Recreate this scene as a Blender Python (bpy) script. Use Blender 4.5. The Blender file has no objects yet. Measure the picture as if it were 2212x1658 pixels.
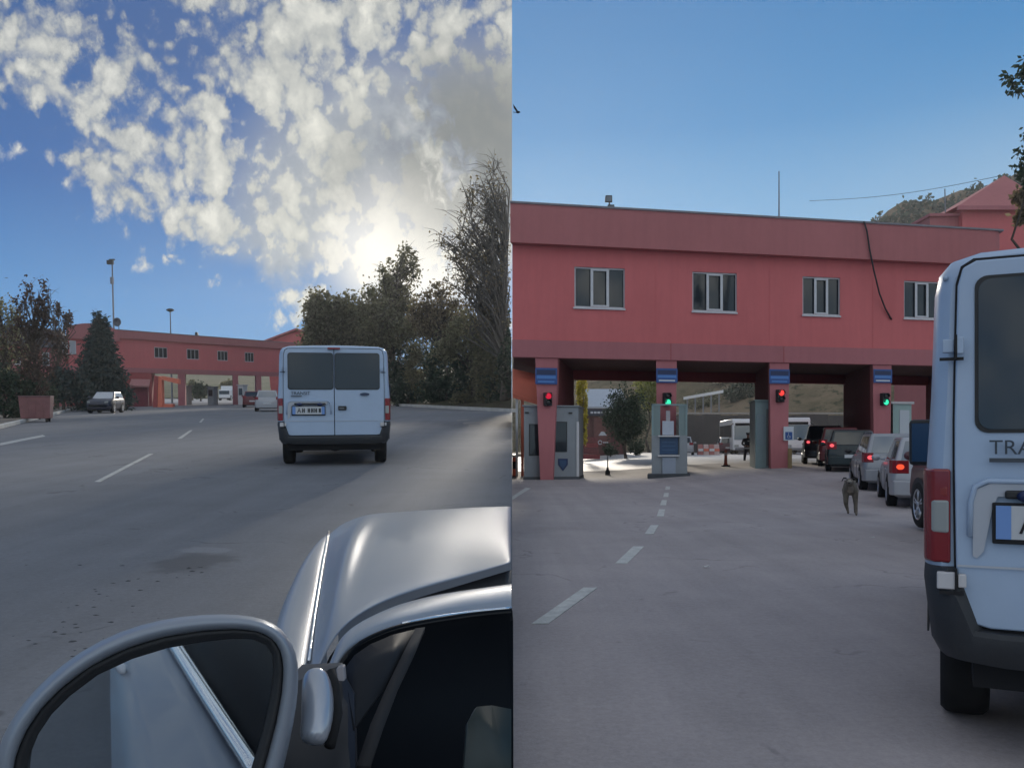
import bpy, bmesh, math, random
import numpy as np
from mathutils import Matrix, Vector
rad = math.radians
random.seed(7)
scene = bpy.context.scene
COL = scene.collection

# ------------------------------------------------------------------ camera
F, CX, HZ_R, HZ_L, EYE = 1914.0, 1105.5, 958.0, 847.0, 1.3
cam_d = bpy.data.cameras.new('camera')
cam_d.sensor_width = 36.0
cam_d.lens = 36.0 * F / 2211.0
cam_d.shift_y = (HZ_R - 829.0) / 2211.0
cam_d.clip_start = 0.05
cam_d.clip_end = 4000
cam = bpy.data.objects.new('camera', cam_d)
COL.objects.link(cam)
cam.location = (0, 0, EYE)
cam.rotation_euler = (rad(90), 0, 0)
scene.camera = cam

# ------------------------------------------------------------------ light
SUN_EL, SUN_AZ = rad(15.0), rad(1.5)           # azimuth measured from +Y towards +X
SUN_DIR = Vector((math.sin(SUN_AZ) * math.cos(SUN_EL), math.cos(SUN_AZ) * math.cos(SUN_EL), math.sin(SUN_EL)))
GLOW_DIR = Vector((-0.106, 1.0, 0.203)).normalized()
sun_d = bpy.data.lights.new('sun', 'SUN')
sun_d.energy = 2.0
sun_d.angle = rad(4.0)
sun_d.color = (1.0, 0.91, 0.78)
sun = bpy.data.objects.new('sun', sun_d)
COL.objects.link(sun)
sun.rotation_euler = SUN_DIR.to_track_quat('Z', 'Y').to_euler()
sun.location = SUN_DIR * 50

scene.view_settings.view_transform = 'Standard'
scene.view_settings.look = 'None'
scene.view_settings.exposure = 0.0
scene.view_settings.gamma = 1.0
scene.view_settings.use_curve_mapping = False


class NT:
    """tiny node-tree helper"""
    def __init__(self, nt):
        self.nt = nt
    def n(self, typ, **kw):
        nd = self.nt.nodes.new(typ)
        for k, v in kw.items():
            setattr(nd, k, v)
        return nd
    def link(self, a, b):
        self.nt.links.new(a, b)
    def put(self, sock, v):
        if hasattr(v, 'is_output') or isinstance(v, bpy.types.NodeSocket):
            self.link(v, sock)
        else:
            sock.default_value = v
    def m(self, op, a, b=None, c=None, clamp=False):
        nd = self.n('ShaderNodeMath', operation=op, use_clamp=clamp)
        for i, v in enumerate((a, b, c)):
            if v is not None:
                self.put(nd.inputs[i], v)
        return nd.outputs[0]
    def smooth(self, v, lo, hi):
        nd = self.n('ShaderNodeMapRange', interpolation_type='SMOOTHSTEP')
        self.put(nd.inputs[0], v); nd.inputs[1].default_value = lo; nd.inputs[2].default_value = hi
        return nd.outputs[0]
    def lin(self, v, lo, hi, a=0.0, b=1.0):
        nd = self.n('ShaderNodeMapRange')
        self.put(nd.inputs[0], v); nd.inputs[1].default_value = lo; nd.inputs[2].default_value = hi
        nd.inputs[3].default_value = a; nd.inputs[4].default_value = b
        return nd.outputs[0]
    def mix(self, f, a, b, blend='MIX'):
        nd = self.n('ShaderNodeMix', data_type='RGBA', blend_type=blend)
        self.put(nd.inputs[0], f)
        for i, v in ((6, a), (7, b)):
            if isinstance(v, (tuple, list)):
                v = tuple(v) + (1,) if len(v) == 3 else tuple(v)
            self.put(nd.inputs[i], v)
        return nd.outputs[2]
    def noise(self, vec, scale, detail=3, rough=0.55, dist=0.0):
        nd = self.n('ShaderNodeTexNoise')
        if vec is not None:
            self.link(vec, nd.inputs['Vector'])
        nd.inputs['Scale'].default_value = scale
        nd.inputs['Detail'].default_value = detail
        nd.inputs['Roughness'].default_value = rough
        nd.inputs['Distortion'].default_value = dist
        return nd.outputs[0]
    def ramp(self, f, stops):
        nd = self.n('ShaderNodeValToRGB')
        el = nd.color_ramp.elements
        while len(el) < len(stops):
            el.new(0.5)
        for e, (p, c) in zip(el, stops):
            e.position = p; e.color = tuple(c) + (1,)
        self.put(nd.inputs[0], f)
        return nd.outputs[0]


def make_world():
    w = bpy.data.worlds.new('World')
    scene.world = w
    w.use_nodes = True
    nt = w.node_tree
    nt.nodes.clear()
    k = NT(nt)
    tc = k.n('ShaderNodeTexCoord')
    D = tc.outputs['Generated']
    sp = k.n('ShaderNodeSeparateXYZ'); k.link(D, sp.inputs[0])
    x, y, z = sp.outputs
    el = k.m('ARCSINE', z)
    az = k.m('ARCTAN2', x, y)
    sky = k.n('ShaderNodeTexSky')
    sky.sky_type = 'NISHITA'
    sky.sun_disc = False
    sky.sun_elevation = SUN_EL
    sky.sun_rotation = SUN_AZ % (2 * math.pi)
    sky.air_density = 1.0
    sky.dust_density = 0.3
    sky.ozone_density = 1.5
    nish = k.mix(1.0, sky.outputs[0], (0.10, 0.10, 0.10), 'MULTIPLY')
    elf = k.lin(el, 0.0, 1.2)
    # clear sky of the two days: a paler one to the right, a deeper one to the left
    right = k.ramp(elf, [(0.0, (0.42, 0.57, 0.70)), (0.19, (0.17, 0.41, 0.69)), (0.28, (0.055, 0.265, 0.57)), (0.40, (0.045, 0.21, 0.49)), (1.0, (0.05, 0.17, 0.43))])
    left = k.ramp(elf, [(0.0, (0.16, 0.41, 0.69)), (0.12, (0.045, 0.25, 0.60)), (0.22, (0.018, 0.125, 0.40)), (0.33, (0.026, 0.10, 0.31)), (1.0, (0.04, 0.11, 0.30))])
    right = k.mix(0.07, right, nish)
    # pale veil low towards the far right
    veil = k.m('MULTIPLY', k.smooth(az, 0.2, 0.62), k.smooth(el, 0.42, 0.16))
    right = k.mix(k.m('MULTIPLY', veil, 0.55), right, (0.50, 0.62, 0.72))
    left = k.mix(0.08, left, nish)
    # clouds
    t = k.m('MAXIMUM', k.m('SUBTRACT', -0.25, az), 0.0)
    t2 = k.m('MINIMUM', k.m('MULTIPLY', k.m('MULTIPLY', t, t), 1.75), 0.42)
    bound = k.m('ADD', 0.175, t2)
    gap = k.m('SUBTRACT', el, bound)
    mp = k.n('ShaderNodeMapping'); k.link(D, mp.inputs[0])
    mp.inputs['Rotation'].default_value = (0, 0.5, 0)
    mp.inputs['Scale'].default_value = (1.0, 1.0, 0.78)
    V = mp.outputs[0]
    n_big = k.noise(V, 7.0, 4, 0.55, 0.3)
    n_cell = k.noise(V, 17.0, 6, 0.58, 0.45)
    n_fine = k.noise(V, 55.0, 5, 0.6, 0.6)
    wob = k.n('ShaderNodeTexNoise'); k.link(V, wob.inputs['Vector']); wob.inputs['Scale'].default_value = 13.0; wob.inputs['Detail'].default_value = 6; wob.inputs['Roughness'].default_value = 0.62
    wv = k.n('ShaderNodeVectorMath', operation='SCALE'); k.link(wob.outputs['Color'], wv.inputs[0]); wv.inputs['Scale'].default_value = 0.085
    wa = k.n('ShaderNodeVectorMath', operation='ADD'); k.link(V, wa.inputs[0]); k.link(wv.outputs[0], wa.inputs[1])
    def puffs(scale):
        vo = k.n('ShaderNodeTexVoronoi', feature='SMOOTH_F1'); k.link(wa.outputs[0], vo.inputs['Vector'])
        vo.inputs['Scale'].default_value = scale; vo.inputs['Smoothness'].default_value = 0.35
        return k.lin(vo.outputs['Distance'], 0.05, 0.75, 1.0, 0.0)
    pf = k.m('ADD', k.m('MULTIPLY', puffs(24.0), 0.58), k.m('MULTIPLY', puffs(58.0), 0.42))
    n = k.m('ADD', k.m('MULTIPLY', n_cell, 0.24), k.m('ADD', k.m('MULTIPLY', n_big, 0.24), k.m('ADD', k.m('MULTIPLY', n_fine, 0.16), k.m('MULTIPLY', pf, 0.36))))
    full = k.smooth(az, -0.36, -0.10)
    fullv = k.smooth(el, 0.46, 0.22)
    midc = k.m('MULTIPLY', k.smooth(az, -0.50, -0.36), k.smooth(az, -0.02, -0.16))
    cover = k.m('ADD', k.m('ADD', k.m('MULTIPLY', full, 0.03), k.m('MULTIPLY', midc, 0.035)), k.m('MULTIPLY', k.m('MULTIPLY', full, fullv), 0.045))
    edge = k.m('MINIMUM', k.m('MULTIPLY', gap, 2.6), 0.075)
    dens_in = k.m('ADD', n, k.m('ADD', edge, cover))
    dens = k.smooth(dens_in, 0.462, 0.605)
    cshade = k.m('ADD', k.m('MULTIPLY', n_cell, 0.30), k.m('ADD', k.m('MULTIPLY', n_fine, 0.32), k.m('MULTIPLY', pf, 0.38)))
    cloud = k.ramp(k.lin(cshade, 0.36, 0.66), [(0.0, (0.26, 0.295, 0.335)), (0.42, (0.46, 0.48, 0.475)), (1.0, (0.76, 0.76, 0.71))])
    # heavy grey bank in the upper right of the cloudy half
    def around(d, lo, hi):
        vm = k.n('ShaderNodeVectorMath', operation='DOT_PRODUCT')
        k.link(D, vm.inputs[0]); vm.inputs[1].default_value = Vector(d).normalized()
        return k.smooth(vm.outputs['Value'], math.cos(hi), math.cos(lo)), vm.outputs['Value']
    bank, _ = around((-0.045, 1.0, 0.322), 0.035, 0.145)
    bank2, _ = around((-0.15, 1.0, 0.31), 0.01, 0.08)
    bank = k.m('MAXIMUM', bank, k.m('MULTIPLY', bank2, 0.55))
    bank = k.m('MULTIPLY', bank, k.smooth(k.m('ADD', n_big, k.m('MULTIPLY', n_fine, 0.35)), 0.44, 0.62))
    cloud = k.mix(k.m('MULTIPLY', bank, 0.92), cloud, (0.15, 0.172, 0.182))
    dens = k.m('MAXIMUM', dens, bank)
    # the light of the sun behind the clouds
    g1, sd = around(GLOW_DIR, 0.005, 0.13)
    g2, _ = around(GLOW_DIR, 0.0, 0.34)
    dens = k.m('MAXIMUM', dens, k.m('MULTIPLY', k.m('MULTIPLY', k.smooth(g2, 0.45, 0.95), 0.8), k.smooth(k.m('ADD', gap, k.m('MULTIPLY', n_cell, 0.10)), 0.045, 0.085)))
    gl = k.m('MULTIPLY', k.m('ADD', k.m('MULTIPLY', g2, 0.30), 0.0), k.m('SUBTRACT', 1.0, k.m('MULTIPLY', bank, 0.85)))
    cloud = k.mix(gl, cloud, (0.95, 0.93, 0.78))
    gcore = k.m('MULTIPLY', g1, k.m('SUBTRACT', 1.0, k.m('MULTIPLY', bank, 0.7)))
    cloud = k.mix(gcore, cloud, (1.12, 1.08, 0.98))
    dens = k.m('MAXIMUM', dens, k.m('MULTIPLY', gcore, k.smooth(el, 0.12, 0.19)))
    leftc = k.mix(dens, left, cloud)
    side = k.m('LESS_THAN', x, 0.0)
    col = k.mix(side, right, leftc)
    # unseen clouds added overhead and behind the viewer, brightened to whiten the ambient light
    back = k.smooth(k.m('MULTIPLY', y, -1.0), -0.25, 0.45)
    outm = k.m('MAXIMUM', k.smooth(el, 0.50, 0.80), back)
    dens_o = k.m('MULTIPLY', k.smooth(n, 0.36, 0.50), k.smooth(z, 0.0, 0.06))
    gain = k.m('ADD', 1.3, k.m('MULTIPLY', back, 0.85))
    cc = k.n('ShaderNodeVectorMath', operation='SCALE'); k.link(cloud, cc.inputs[0]); k.link(gain, cc.inputs['Scale'])
    col = k.mix(k.m('MULTIPLY', outm, dens_o), col, cc.outputs[0])
    bg = k.n('ShaderNodeBackground')
    k.link(col, bg.inputs[0])
    bg.inputs[1].default_value = 1.0
    out = k.n('ShaderNodeOutputWorld')
    k.link(bg.outputs[0], out.inputs[0])
make_world()

# ------------------------------------------------------------------ frames
TH = math.atan((HZ_R - HZ_L) / F)      # the left road climbs at this angle
ML = Matrix.Translation((0, 0, EYE)) @ Matrix.Rotation(TH, 4, 'X') @ Matrix.Translation((0, 0, -EYE))
MR = Matrix.Identity(4)
_RL = Matrix.Rotation(-TH, 3, 'X')

def ray(px, py):
    return Vector(((px - CX) / F, 1.0, (HZ_R - py) / F))
def RU(px, py, y):
    d = ray(px, py)
    return Vector((0, 0, EYE)) + d * y
def LU(px, py, y):
    d = _RL @ ray(px, py)
    return Vector((0, 0, EYE)) + d * (y / d.y)
def LG(px, py, z=0.0):
    d = _RL @ ray(px, py)
    return Vector((0, 0, EYE)) + d * ((z - EYE) / d.z)
def RG(px, py, z=0.0):
    d = ray(px, py)
    return Vector((0, 0, EYE)) + d * ((z - EYE) / d.z)
def sst(v, a, b):
    t = min(1, max(0, (v - a) / (b - a)))
    return t * t * (3 - 2 * t)
def zg(x, y):
    """height of the right-hand ground: it lifts a little towards the far right lane"""
    return 0.40 * sst(x, 3, 11) * sst(y, 15, 37)
def onR(x, y):
    return Vector((x, y, zg(x, y)))

# ------------------------------------------------------------------ materials
MATS = {}
def mat(name, col, rough=0.6, metal=0.0, spec=0.5, coat=0.0, vary=0.0, vscale=3.0, bump=0.0, bscale=40.0,
        emit=None, estr=0.0, trans=0.0, island=0.0, alpha=1.0):
    if name in MATS:
        return MATS[name]
    m = bpy.data.materials.new(name)
    m.use_nodes = True
    nt = m.node_tree
    k = NT(nt)
    b = nt.nodes['Principled BSDF']
    b.inputs['Base Color'].default_value = (*col, 1)
    b.inputs['Roughness'].default_value = rough
    b.inputs['Metallic'].default_value = metal
    b.inputs['Specular IOR Level'].default_value = spec
    b.inputs['Coat Weight'].default_value = coat
    b.inputs['Coat Roughness'].default_value = 0.05
    tc = None
    if vary or bump:
        tc = k.n('ShaderNodeTexCoord').outputs['Object']
    csock = None
    if vary:
        n1 = k.noise(tc, vscale, 6, 0.62)
        n2 = k.noise(tc, vscale * 9, 3, 0.6)
        nn = k.m('ADD', k.m('MULTIPLY', n1, 0.7), k.m('MULTIPLY', n2, 0.3))
        lo = tuple(c * (1 - vary) for c in col); hi = tuple(min(1, c * (1 + vary)) for c in col)
        csock = k.mix(k.lin(nn, 0.3, 0.7), lo, hi)
    if island:
        g = k.n('ShaderNodeNewGeometry').outputs['Random Per Island']
        lo = tuple(c * (1 - island) for c in col); hi = tuple(min(1, c * (1 + island)) for c in col)
        csock = k.mix(g, lo, hi)
    if csock is not None:
        k.link(csock, b.inputs['Base Color'])
    if bump:
        bn = k.n('ShaderNodeBump')
        bn.inputs['Strength'].default_value = bump
        bn.inputs['Distance'].default_value = 0.02
        k.link(k.noise(tc, bscale, 5, 0.65), bn.inputs['Height'])
        k.link(bn.outputs[0], b.inputs['Normal'])
    if emit is not None:
        b.inputs['Emission Color'].default_value = (*emit, 1)
        b.inputs['Emission Strength'].default_value = estr
    if trans:
        tr = k.n('ShaderNodeBsdfTranslucent')
        tcol = tuple(min(1, c * 1.5) for c in col)
        tr.inputs[0].default_value = (*tcol, 1)
        if csock is not None:
            k.link(k.mix(1.0, csock, (1.4, 1.35, 0.9), 'MULTIPLY'), tr.inputs[0])
        mx = k.n('ShaderNodeMixShader')
        mx.inputs[0].default_value = trans
        k.link(b.outputs[0], mx.inputs[1]); k.link(tr.outputs[0], mx.inputs[2])
        k.link(mx.outputs[0], nt.nodes['Material Output'].inputs[0])
    MATS[name] = m
    return m

def glass_mat(name, tint, clear=0.5, rough=0.03):
    """see-through pane: mirror-like coat over tinted transparency"""
    m = bpy.data.materials.new(name); m.use_nodes = True
    k = NT(m.node_tree); m.node_tree.nodes.clear()
    tr = k.n('ShaderNodeBsdfTransparent'); tr.inputs[0].default_value = (*[c * clear for c in tint], 1)
    gl = k.n('ShaderNodeBsdfGlossy'); gl.inputs['Roughness'].default_value = rough
    gl.inputs[0].default_value = (0.95, 0.97, 1, 1)
    fr = k.n('ShaderNodeFresnel'); fr.inputs[0].default_value = 1.5
    mx = k.n('ShaderNodeMixShader')
    k.link(k.m('ADD', k.m('MULTIPLY', fr.outputs[0], 0.95), 0.02), mx.inputs[0])
    k.link(tr.outputs[0], mx.inputs[1]); k.link(gl.outputs[0], mx.inputs[2])
    out = k.n('ShaderNodeOutputMaterial'); k.link(mx.outputs[0], out.inputs[0])
    return m

def asphalt_mat(name, base, warm, grain_scale=1.0, crack=0.0, spots=()):
    m = bpy.data.materials.new(name); m.use_nodes = True
    nt = m.node_tree; k = NT(nt); b = nt.nodes['Principled BSDF']
    P = k.n('ShaderNodeTexCoord').outputs['Object']
    big = k.noise(P, 0.16, 5, 0.6)
    mid = k.noise(P, 0.9, 6, 0.65, 0.4)
    mp = k.n('ShaderNodeMapping'); k.link(P, mp.inputs[0])
    mp.inputs['Rotation'].default_value = (0, 0, rad(14 if name.startswith('l') else -8))
    mp.inputs['Scale'].default_value = (2.2, 0.10, 1)
    streak = k.noise(mp.outputs[0], 1.0, 5, 0.6)
    fine = k.noise(P, 70 * grain_scale, 3, 0.7)
    grit = k.noise(P, 24 * grain_scale, 4, 0.75)
    vo = k.n('ShaderNodeTexVoronoi'); k.link(P, vo.inputs['Vector']); vo.inputs['Scale'].default_value = 55 * grain_scale
    f = k.m('ADD', k.m('MULTIPLY', big, 0.30), k.m('ADD', k.m('MULTIPLY', mid, 0.25), k.m('MULTIPLY', streak, 0.25)))
    f = k.m('ADD', f, k.m('ADD', k.m('MULTIPLY', fine, 0.20), k.m('MULTIPLY', grit, 0.30)))
    c = k.mix(k.lin(f, 0.46, 0.84), tuple(v * 0.62 for v in base), tuple(v * w * 1.28 for v, w in zip(base, warm)))
    # pale stone chips
    chip = k.m('MULTIPLY', k.smooth(vo.outputs['Distance'], 0.16, 0.06), k.smooth(grit, 0.52, 0.62))
    c = k.mix(k.m('MULTIPLY', chip, 0.45), c, (0.36, 0.35, 0.34))
    # oily drip stains along the lanes
    st = k.smooth(k.noise(P, 1.7, 5, 0.7, 0.8), 0.66, 0.74)
    c = k.mix(k.m('MULTIPLY', st, 0.5), c, tuple(v * 0.45 for v in base))
    if spots:
        # a faint dark oval left by an old repair, with a paler rim on its far side
        def oval(cx, cy, sx, sy, lo, hi):
            mm = k.n('ShaderNodeMapping', vector_type='POINT'); k.link(wsp, mm.inputs[0])
            mm.inputs['Location'].default_value = (-cx / sx, -cy / sy, 0); mm.inputs['Scale'].default_value = (1 / sx, 1 / sy, 0)
            ln_ = k.n('ShaderNodeVectorMath', operation='LENGTH'); k.link(mm.outputs[0], ln_.inputs[0])
            return k.smooth(ln_.outputs['Value'], hi, lo)
        wn = k.n('ShaderNodeTexNoise'); k.link(P, wn.inputs['Vector']); wn.inputs['Scale'].default_value = 4.0; wn.inputs['Detail'].default_value = 5
        ws = k.n('ShaderNodeVectorMath', operation='MULTIPLY_ADD'); k.link(wn.outputs['Color'], ws.inputs[0]); ws.inputs[1].default_value = (0.5, 0.5, 0); k.link(P, ws.inputs[2])
        wo_ = k.n('ShaderNodeVectorMath', operation='SUBTRACT'); k.link(ws.outputs[0], wo_.inputs[0]); wo_.inputs[1].default_value = (0.25, 0.25, 0)
        wsp = wo_.outputs[0]
        for (cx, cy, sx, sy, dark) in spots:
            o_ = oval(cx, cy, sx, sy, 0.55, 1.15)
            c = k.mix(k.m('MULTIPLY', o_, 0.75 if dark else 0.24), c, tuple(v * (0.45 if dark else 1.9) for v in base))
    # short cracks
    v2 = k.n('ShaderNodeTexVoronoi', feature='DISTANCE_TO_EDGE')
    wv = k.n('ShaderNodeVectorMath', operation='ADD')
    nz = k.n('ShaderNodeTexNoise'); k.link(P, nz.inputs['Vector']); nz.inputs['Scale'].default_value = 2.0
    k.link(P, wv.inputs[0]); k.link(nz.outputs['Color'], wv.inputs[1])
    k.link(wv.outputs[0], v2.inputs['Vector']); v2.inputs['Scale'].default_value = 0.45
    ck = k.m('MULTIPLY', k.smooth(v2.outputs['Distance'], 0.016, 0.005), k.smooth(mid, 0.50, 0.60))
    c = k.mix(k.m('MULTIPLY', ck, crack), c, tuple(v * 0.4 for v in base))
    k.link(c, b.inputs['Base Color'])
    b.inputs['Roughness'].default_value = 0.82
    b.inputs['Specular IOR Level'].default_value = 0.35
    bn = k.n('ShaderNodeBump'); bn.inputs['Strength'].default_value = 0.45; bn.inputs['Distance'].default_value = 0.006
    k.link(k.m('ADD', fine, k.m('MULTIPLY', grit, 0.8)), bn.inputs['Height'])
    k.link(bn.outputs[0], b.inputs['Normal'])
    return m

def plaster_mat(name, col, vary=0.10, rough=0.85):
    m = bpy.data.materials.new(name); m.use_nodes = True
    nt = m.node_tree; k = NT(nt); b = nt.nodes['Principled BSDF']
    P = k.n('ShaderNodeTexCoord').outputs['Object']
    n1 = k.noise(P, 0.35, 5, 0.6)
    mp = k.n('ShaderNodeMapping'); k.link(P, mp.inputs[0]); mp.inputs['Scale'].default_value = (2.5, 2.5, 0.22)
    run = k.noise(mp.outputs[0], 1.6, 5, 0.65)           # rain streaks
    n3 = k.noise(P, 6.0, 4, 0.6)
    f = k.m('ADD', k.m('MULTIPLY', n1, 0.45), k.m('ADD', k.m('MULTIPLY', run, 0.4), k.m('MULTIPLY', n3, 0.15)))
    c = k.mix(k.lin(f, 0.34, 0.68), tuple(v * (1 - vary) for v in col), tuple(min(1, v * (1 + vary)) for v in col))
    dirt = k.smooth(run, 0.60, 0.78)
    c = k.mix(k.m('MULTIPLY', dirt, 0.17), c, (0.20, 0.13, 0.12))
    k.link(c, b.inputs['Base Color'])
    b.inputs['Roughness'].default_value = rough
    b.inputs['Specular IOR Level'].default_value = 0.25
    bn = k.n('ShaderNodeBump'); bn.inputs['Strength'].default_value = 0.25; bn.inputs['Distance'].default_value = 0.01
    k.link(k.noise(P, 35.0, 4, 0.6), bn.inputs['Height']); k.link(bn.outputs[0], b.inputs['Normal'])
    return m

def hill_mat(name, a, b_, c_, scale=0.12):
    m = bpy.data.materials.new(name); m.use_nodes = True
    nt = m.node_tree; k = NT(nt); b = nt.nodes['Principled BSDF']
    P = k.n('ShaderNodeTexCoord').outputs['Object']
    n1 = k.noise(P, scale, 6, 0.65, 0.5); n2 = k.noise(P, scale * 7, 5, 0.7)
    c = k.mix(k.smooth(n1, 0.40, 0.60), a, b_)
    c = k.mix(k.smooth(n2, 0.50, 0.66), c, c_)
    k.link(c, b.inputs['Base Color']); b.inputs['Roughness'].default_value = 0.95
    b.inputs['Specular IOR Level'].default_value = 0.1
    return m

PINK = (0.575, 0.155, 0.155)
M_PINK = plaster_mat('pink plaster', PINK)
M_PINK2 = plaster_mat('dusty pink plaster', (0.42, 0.155, 0.155))
M_BAND = plaster_mat('faded pink band', (0.40, 0.15, 0.16), 0.10)
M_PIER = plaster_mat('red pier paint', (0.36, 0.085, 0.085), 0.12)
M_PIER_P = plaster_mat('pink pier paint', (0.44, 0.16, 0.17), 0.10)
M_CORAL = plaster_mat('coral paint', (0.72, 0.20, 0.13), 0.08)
M_SOFFIT = plaster_mat('shaded soffit', (0.15, 0.075, 0.07), 0.12)  # darkened to paint in the shade under the bridge
M_BLADE = plaster_mat('shaded pier flank', (0.17, 0.045, 0.048), 0.12)  # pier colour darkened to paint shade onto the flanks
M_BLACK = mat('black plastic', (0.018, 0.019, 0.021), 0.55, vary=0.2, vscale=8, bump=0.1, bscale=120)
M_RUBBER = mat('tyre rubber', (0.014, 0.014, 0.015), 0.85, spec=0.3, vary=0.25, vscale=10)
M_DARK = mat('dark void', (0.01, 0.01, 0.012), 0.9)
M_ALU = mat('white window frame', (0.55, 0.55, 0.57), 0.45, vary=0.1, vscale=5)
M_METAL = mat('grey steel', (0.20, 0.21, 0.23), 0.5, metal=0.5, vary=0.15, vscale=4)
M_CHROME = mat('chrome', (0.75, 0.77, 0.8), 0.12, metal=1.0)
M_RIM = mat('alloy rim', (0.5, 0.51, 0.53), 0.3, metal=0.8)
M_PAINT = mat('white road paint', (0.50, 0.50, 0.48), 0.8, vary=0.30, vscale=6, bump=0.2)
M_CONC = mat('pale concrete', (0.42, 0.40, 0.37), 0.9, vary=0.2, vscale=1.2, bump=0.2, bscale=25)
M_KERB = mat('kerb stone', (0.50, 0.49, 0.46), 0.9, vary=0.2, vscale=1.5, bump=0.2, bscale=25)
M_BARK = mat('bark', (0.085, 0.066, 0.052), 0.95, vary=0.35, vscale=6, bump=0.6, bscale=18)
M_BARK2 = mat('grey bark', (0.12, 0.105, 0.09), 0.95, vary=0.3, vscale=6, bump=0.6, bscale=18)
M_WHITE = mat('white lacquer', (0.70, 0.71, 0.72), 0.35, coat=0.5, vary=0.05, vscale=2)
M_WGLASS = mat('dark window pane', (0.018, 0.024, 0.030), 0.06, spec=0.6)

# ------------------------------------------------------------------ mesh helper
class MB:
    def __init__(self):
        self.v = []; self.f = []
    def add(self, vs, fs):
        o = len(self.v)
        self.v.extend([tuple(p) for p in vs])
        self.f.extend([tuple(i + o for i in q) for q in fs])
        return self
    def box(self, x0, x1, y0, y1, z0, z1, M=None):
        vs = [Vector((x, y, z)) for z in (z0, z1) for y in (y0, y1) for x in (x0, x1)]
        if M is not None:
            vs = [M @ p for p in vs]
        return self.add(vs, [(0, 2, 3, 1), (4, 5, 7, 6), (0, 1, 5, 4), (2, 6, 7, 3), (0, 4, 6, 2), (1, 3, 7, 5)])
    def hexa(self, p):
        """8 points: bottom loop 0-3 counter-clockwise from above, top loop 4-7"""
        return self.add(p, [(3, 2, 1, 0), (4, 5, 6, 7), (0, 1, 5, 4), (1, 2, 6, 5), (2, 3, 7, 6), (3, 0, 4, 7)])
    def poly(self, pts):
        return self.add(pts, [tuple(range(len(pts)))])
    def prism(self, pts, d):
        """closed flat outline pushed along vector d"""
        n = len(pts); d = Vector(d)
        pts = [Vector(p) for p in pts]
        vs = pts + [p + d for p in pts]
        fs = [tuple(range(n))[::-1], tuple(range(n, 2 * n))]
        fs += [(i, (i + 1) % n, n + (i + 1) % n, n + i) for i in range(n)]
        return self.add(vs, fs)
    def loft(self, rows, closed=False, cap=False):
        n = len(rows[0]); vs = [p for r in rows for p in r]; fs = []
        for a in range(len(rows) - 1):
            for i in range(n if closed else n - 1):
                j = (i + 1) % n
                fs.append((a * n + i, a * n + j, (a + 1) * n + j, (a + 1) * n + i))
        if cap:
            fs.append(tuple(range(n))[::-1]); fs.append(tuple((len(rows) - 1) * n + i for i in range(n)))
        return self.add(vs, fs)
    def tube(self, pts, r, seg=8, cap=True):
        pts = [Vector(p) for p in pts]; n = len(pts)
        rs = r if isinstance(r, (list, tuple)) else [r] * n
        rows = []
        ref = None
        for i, p in enumerate(pts):
            t = (pts[min(i + 1, n - 1)] - pts[max(i - 1, 0)])
            t = t.normalized() if t.length > 1e-9 else Vector((0, 0, 1))
            if ref is None or abs(ref.dot(t)) > 0.95:
                ref = Vector((0, 0, 1)) if abs(t.z) < 0.9 else Vector((1, 0, 0))
            a = (ref - t * ref.dot(t)).normalized(); b = t.cross(a); ref = a
            rows.append([p + (a * math.cos(q) + b * math.sin(q)) * rs[i] for q in [2 * math.pi * j / seg for j in range(seg)]])
        return self.loft(rows, True, cap)
    def ball(self, c, r, seg=12, rings=8):
        c = Vector(c); r = r if isinstance(r, (tuple, list)) else (r, r, r)
        rows = []
        for i in range(rings + 1):
            ph = math.pi * (i / rings) ; s = max(math.sin(ph), 0.001)
            rows.append([c + Vector((r[0] * s * math.cos(q), r[1] * s * math.sin(q), -r[2] * math.cos(ph))) for q in [2 * math.pi * j / seg for j in range(seg)]])
        return self.loft(rows, True, True)
    def build(self, name, m, parent=None, smooth=False, bevel=0.0, bseg=2, sub=0, auto=None, off=None, M=None, kind=None, solid=0.0):
        me = bpy.data.meshes.new(name)
        vs = self.v
        if off is not None:
            vs = [(p[0] - off[0], p[1] - off[1], p[2] - off[2]) for p in vs]
        me.from_pydata(vs, [], self.f)
        me.materials.append(m)
        bm = bmesh.new(); bm.from_mesh(me)
        bmesh.ops.remove_doubles(bm, verts=bm.verts, dist=1e-5)
        bmesh.ops.recalc_face_normals(bm, faces=bm.faces)
        bm.to_mesh(me); bm.free()
        if smooth or sub:
            me.shade_smooth()
        o = bpy.data.objects.new(name, me)
        COL.objects.link(o)
        if parent is not None:
            o.parent = parent
        elif M is not None:
            o.matrix_world = M
        if solid:
            s = o.modifiers.new('solid', 'SOLIDIFY'); s.thickness = solid; s.offset = -1
        if sub:
            s = o.modifiers.new('sub', 'SUBSURF'); s.levels = sub; s.render_levels = sub
        if bevel:
            bv = o.modifiers.new('bevel', 'BEVEL'); bv.width = bevel; bv.segments = bseg; bv.limit_method = 'ANGLE'; bv.angle_limit = rad(35)
            if smooth is False:
                me.shade_smooth(); bv.harden_normals = True
        if auto and not bevel:
            me.shade_smooth()
            me.set_sharp_from_angle(angle=rad(auto))
        if kind:
            o['kind'] = kind
        return o

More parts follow.
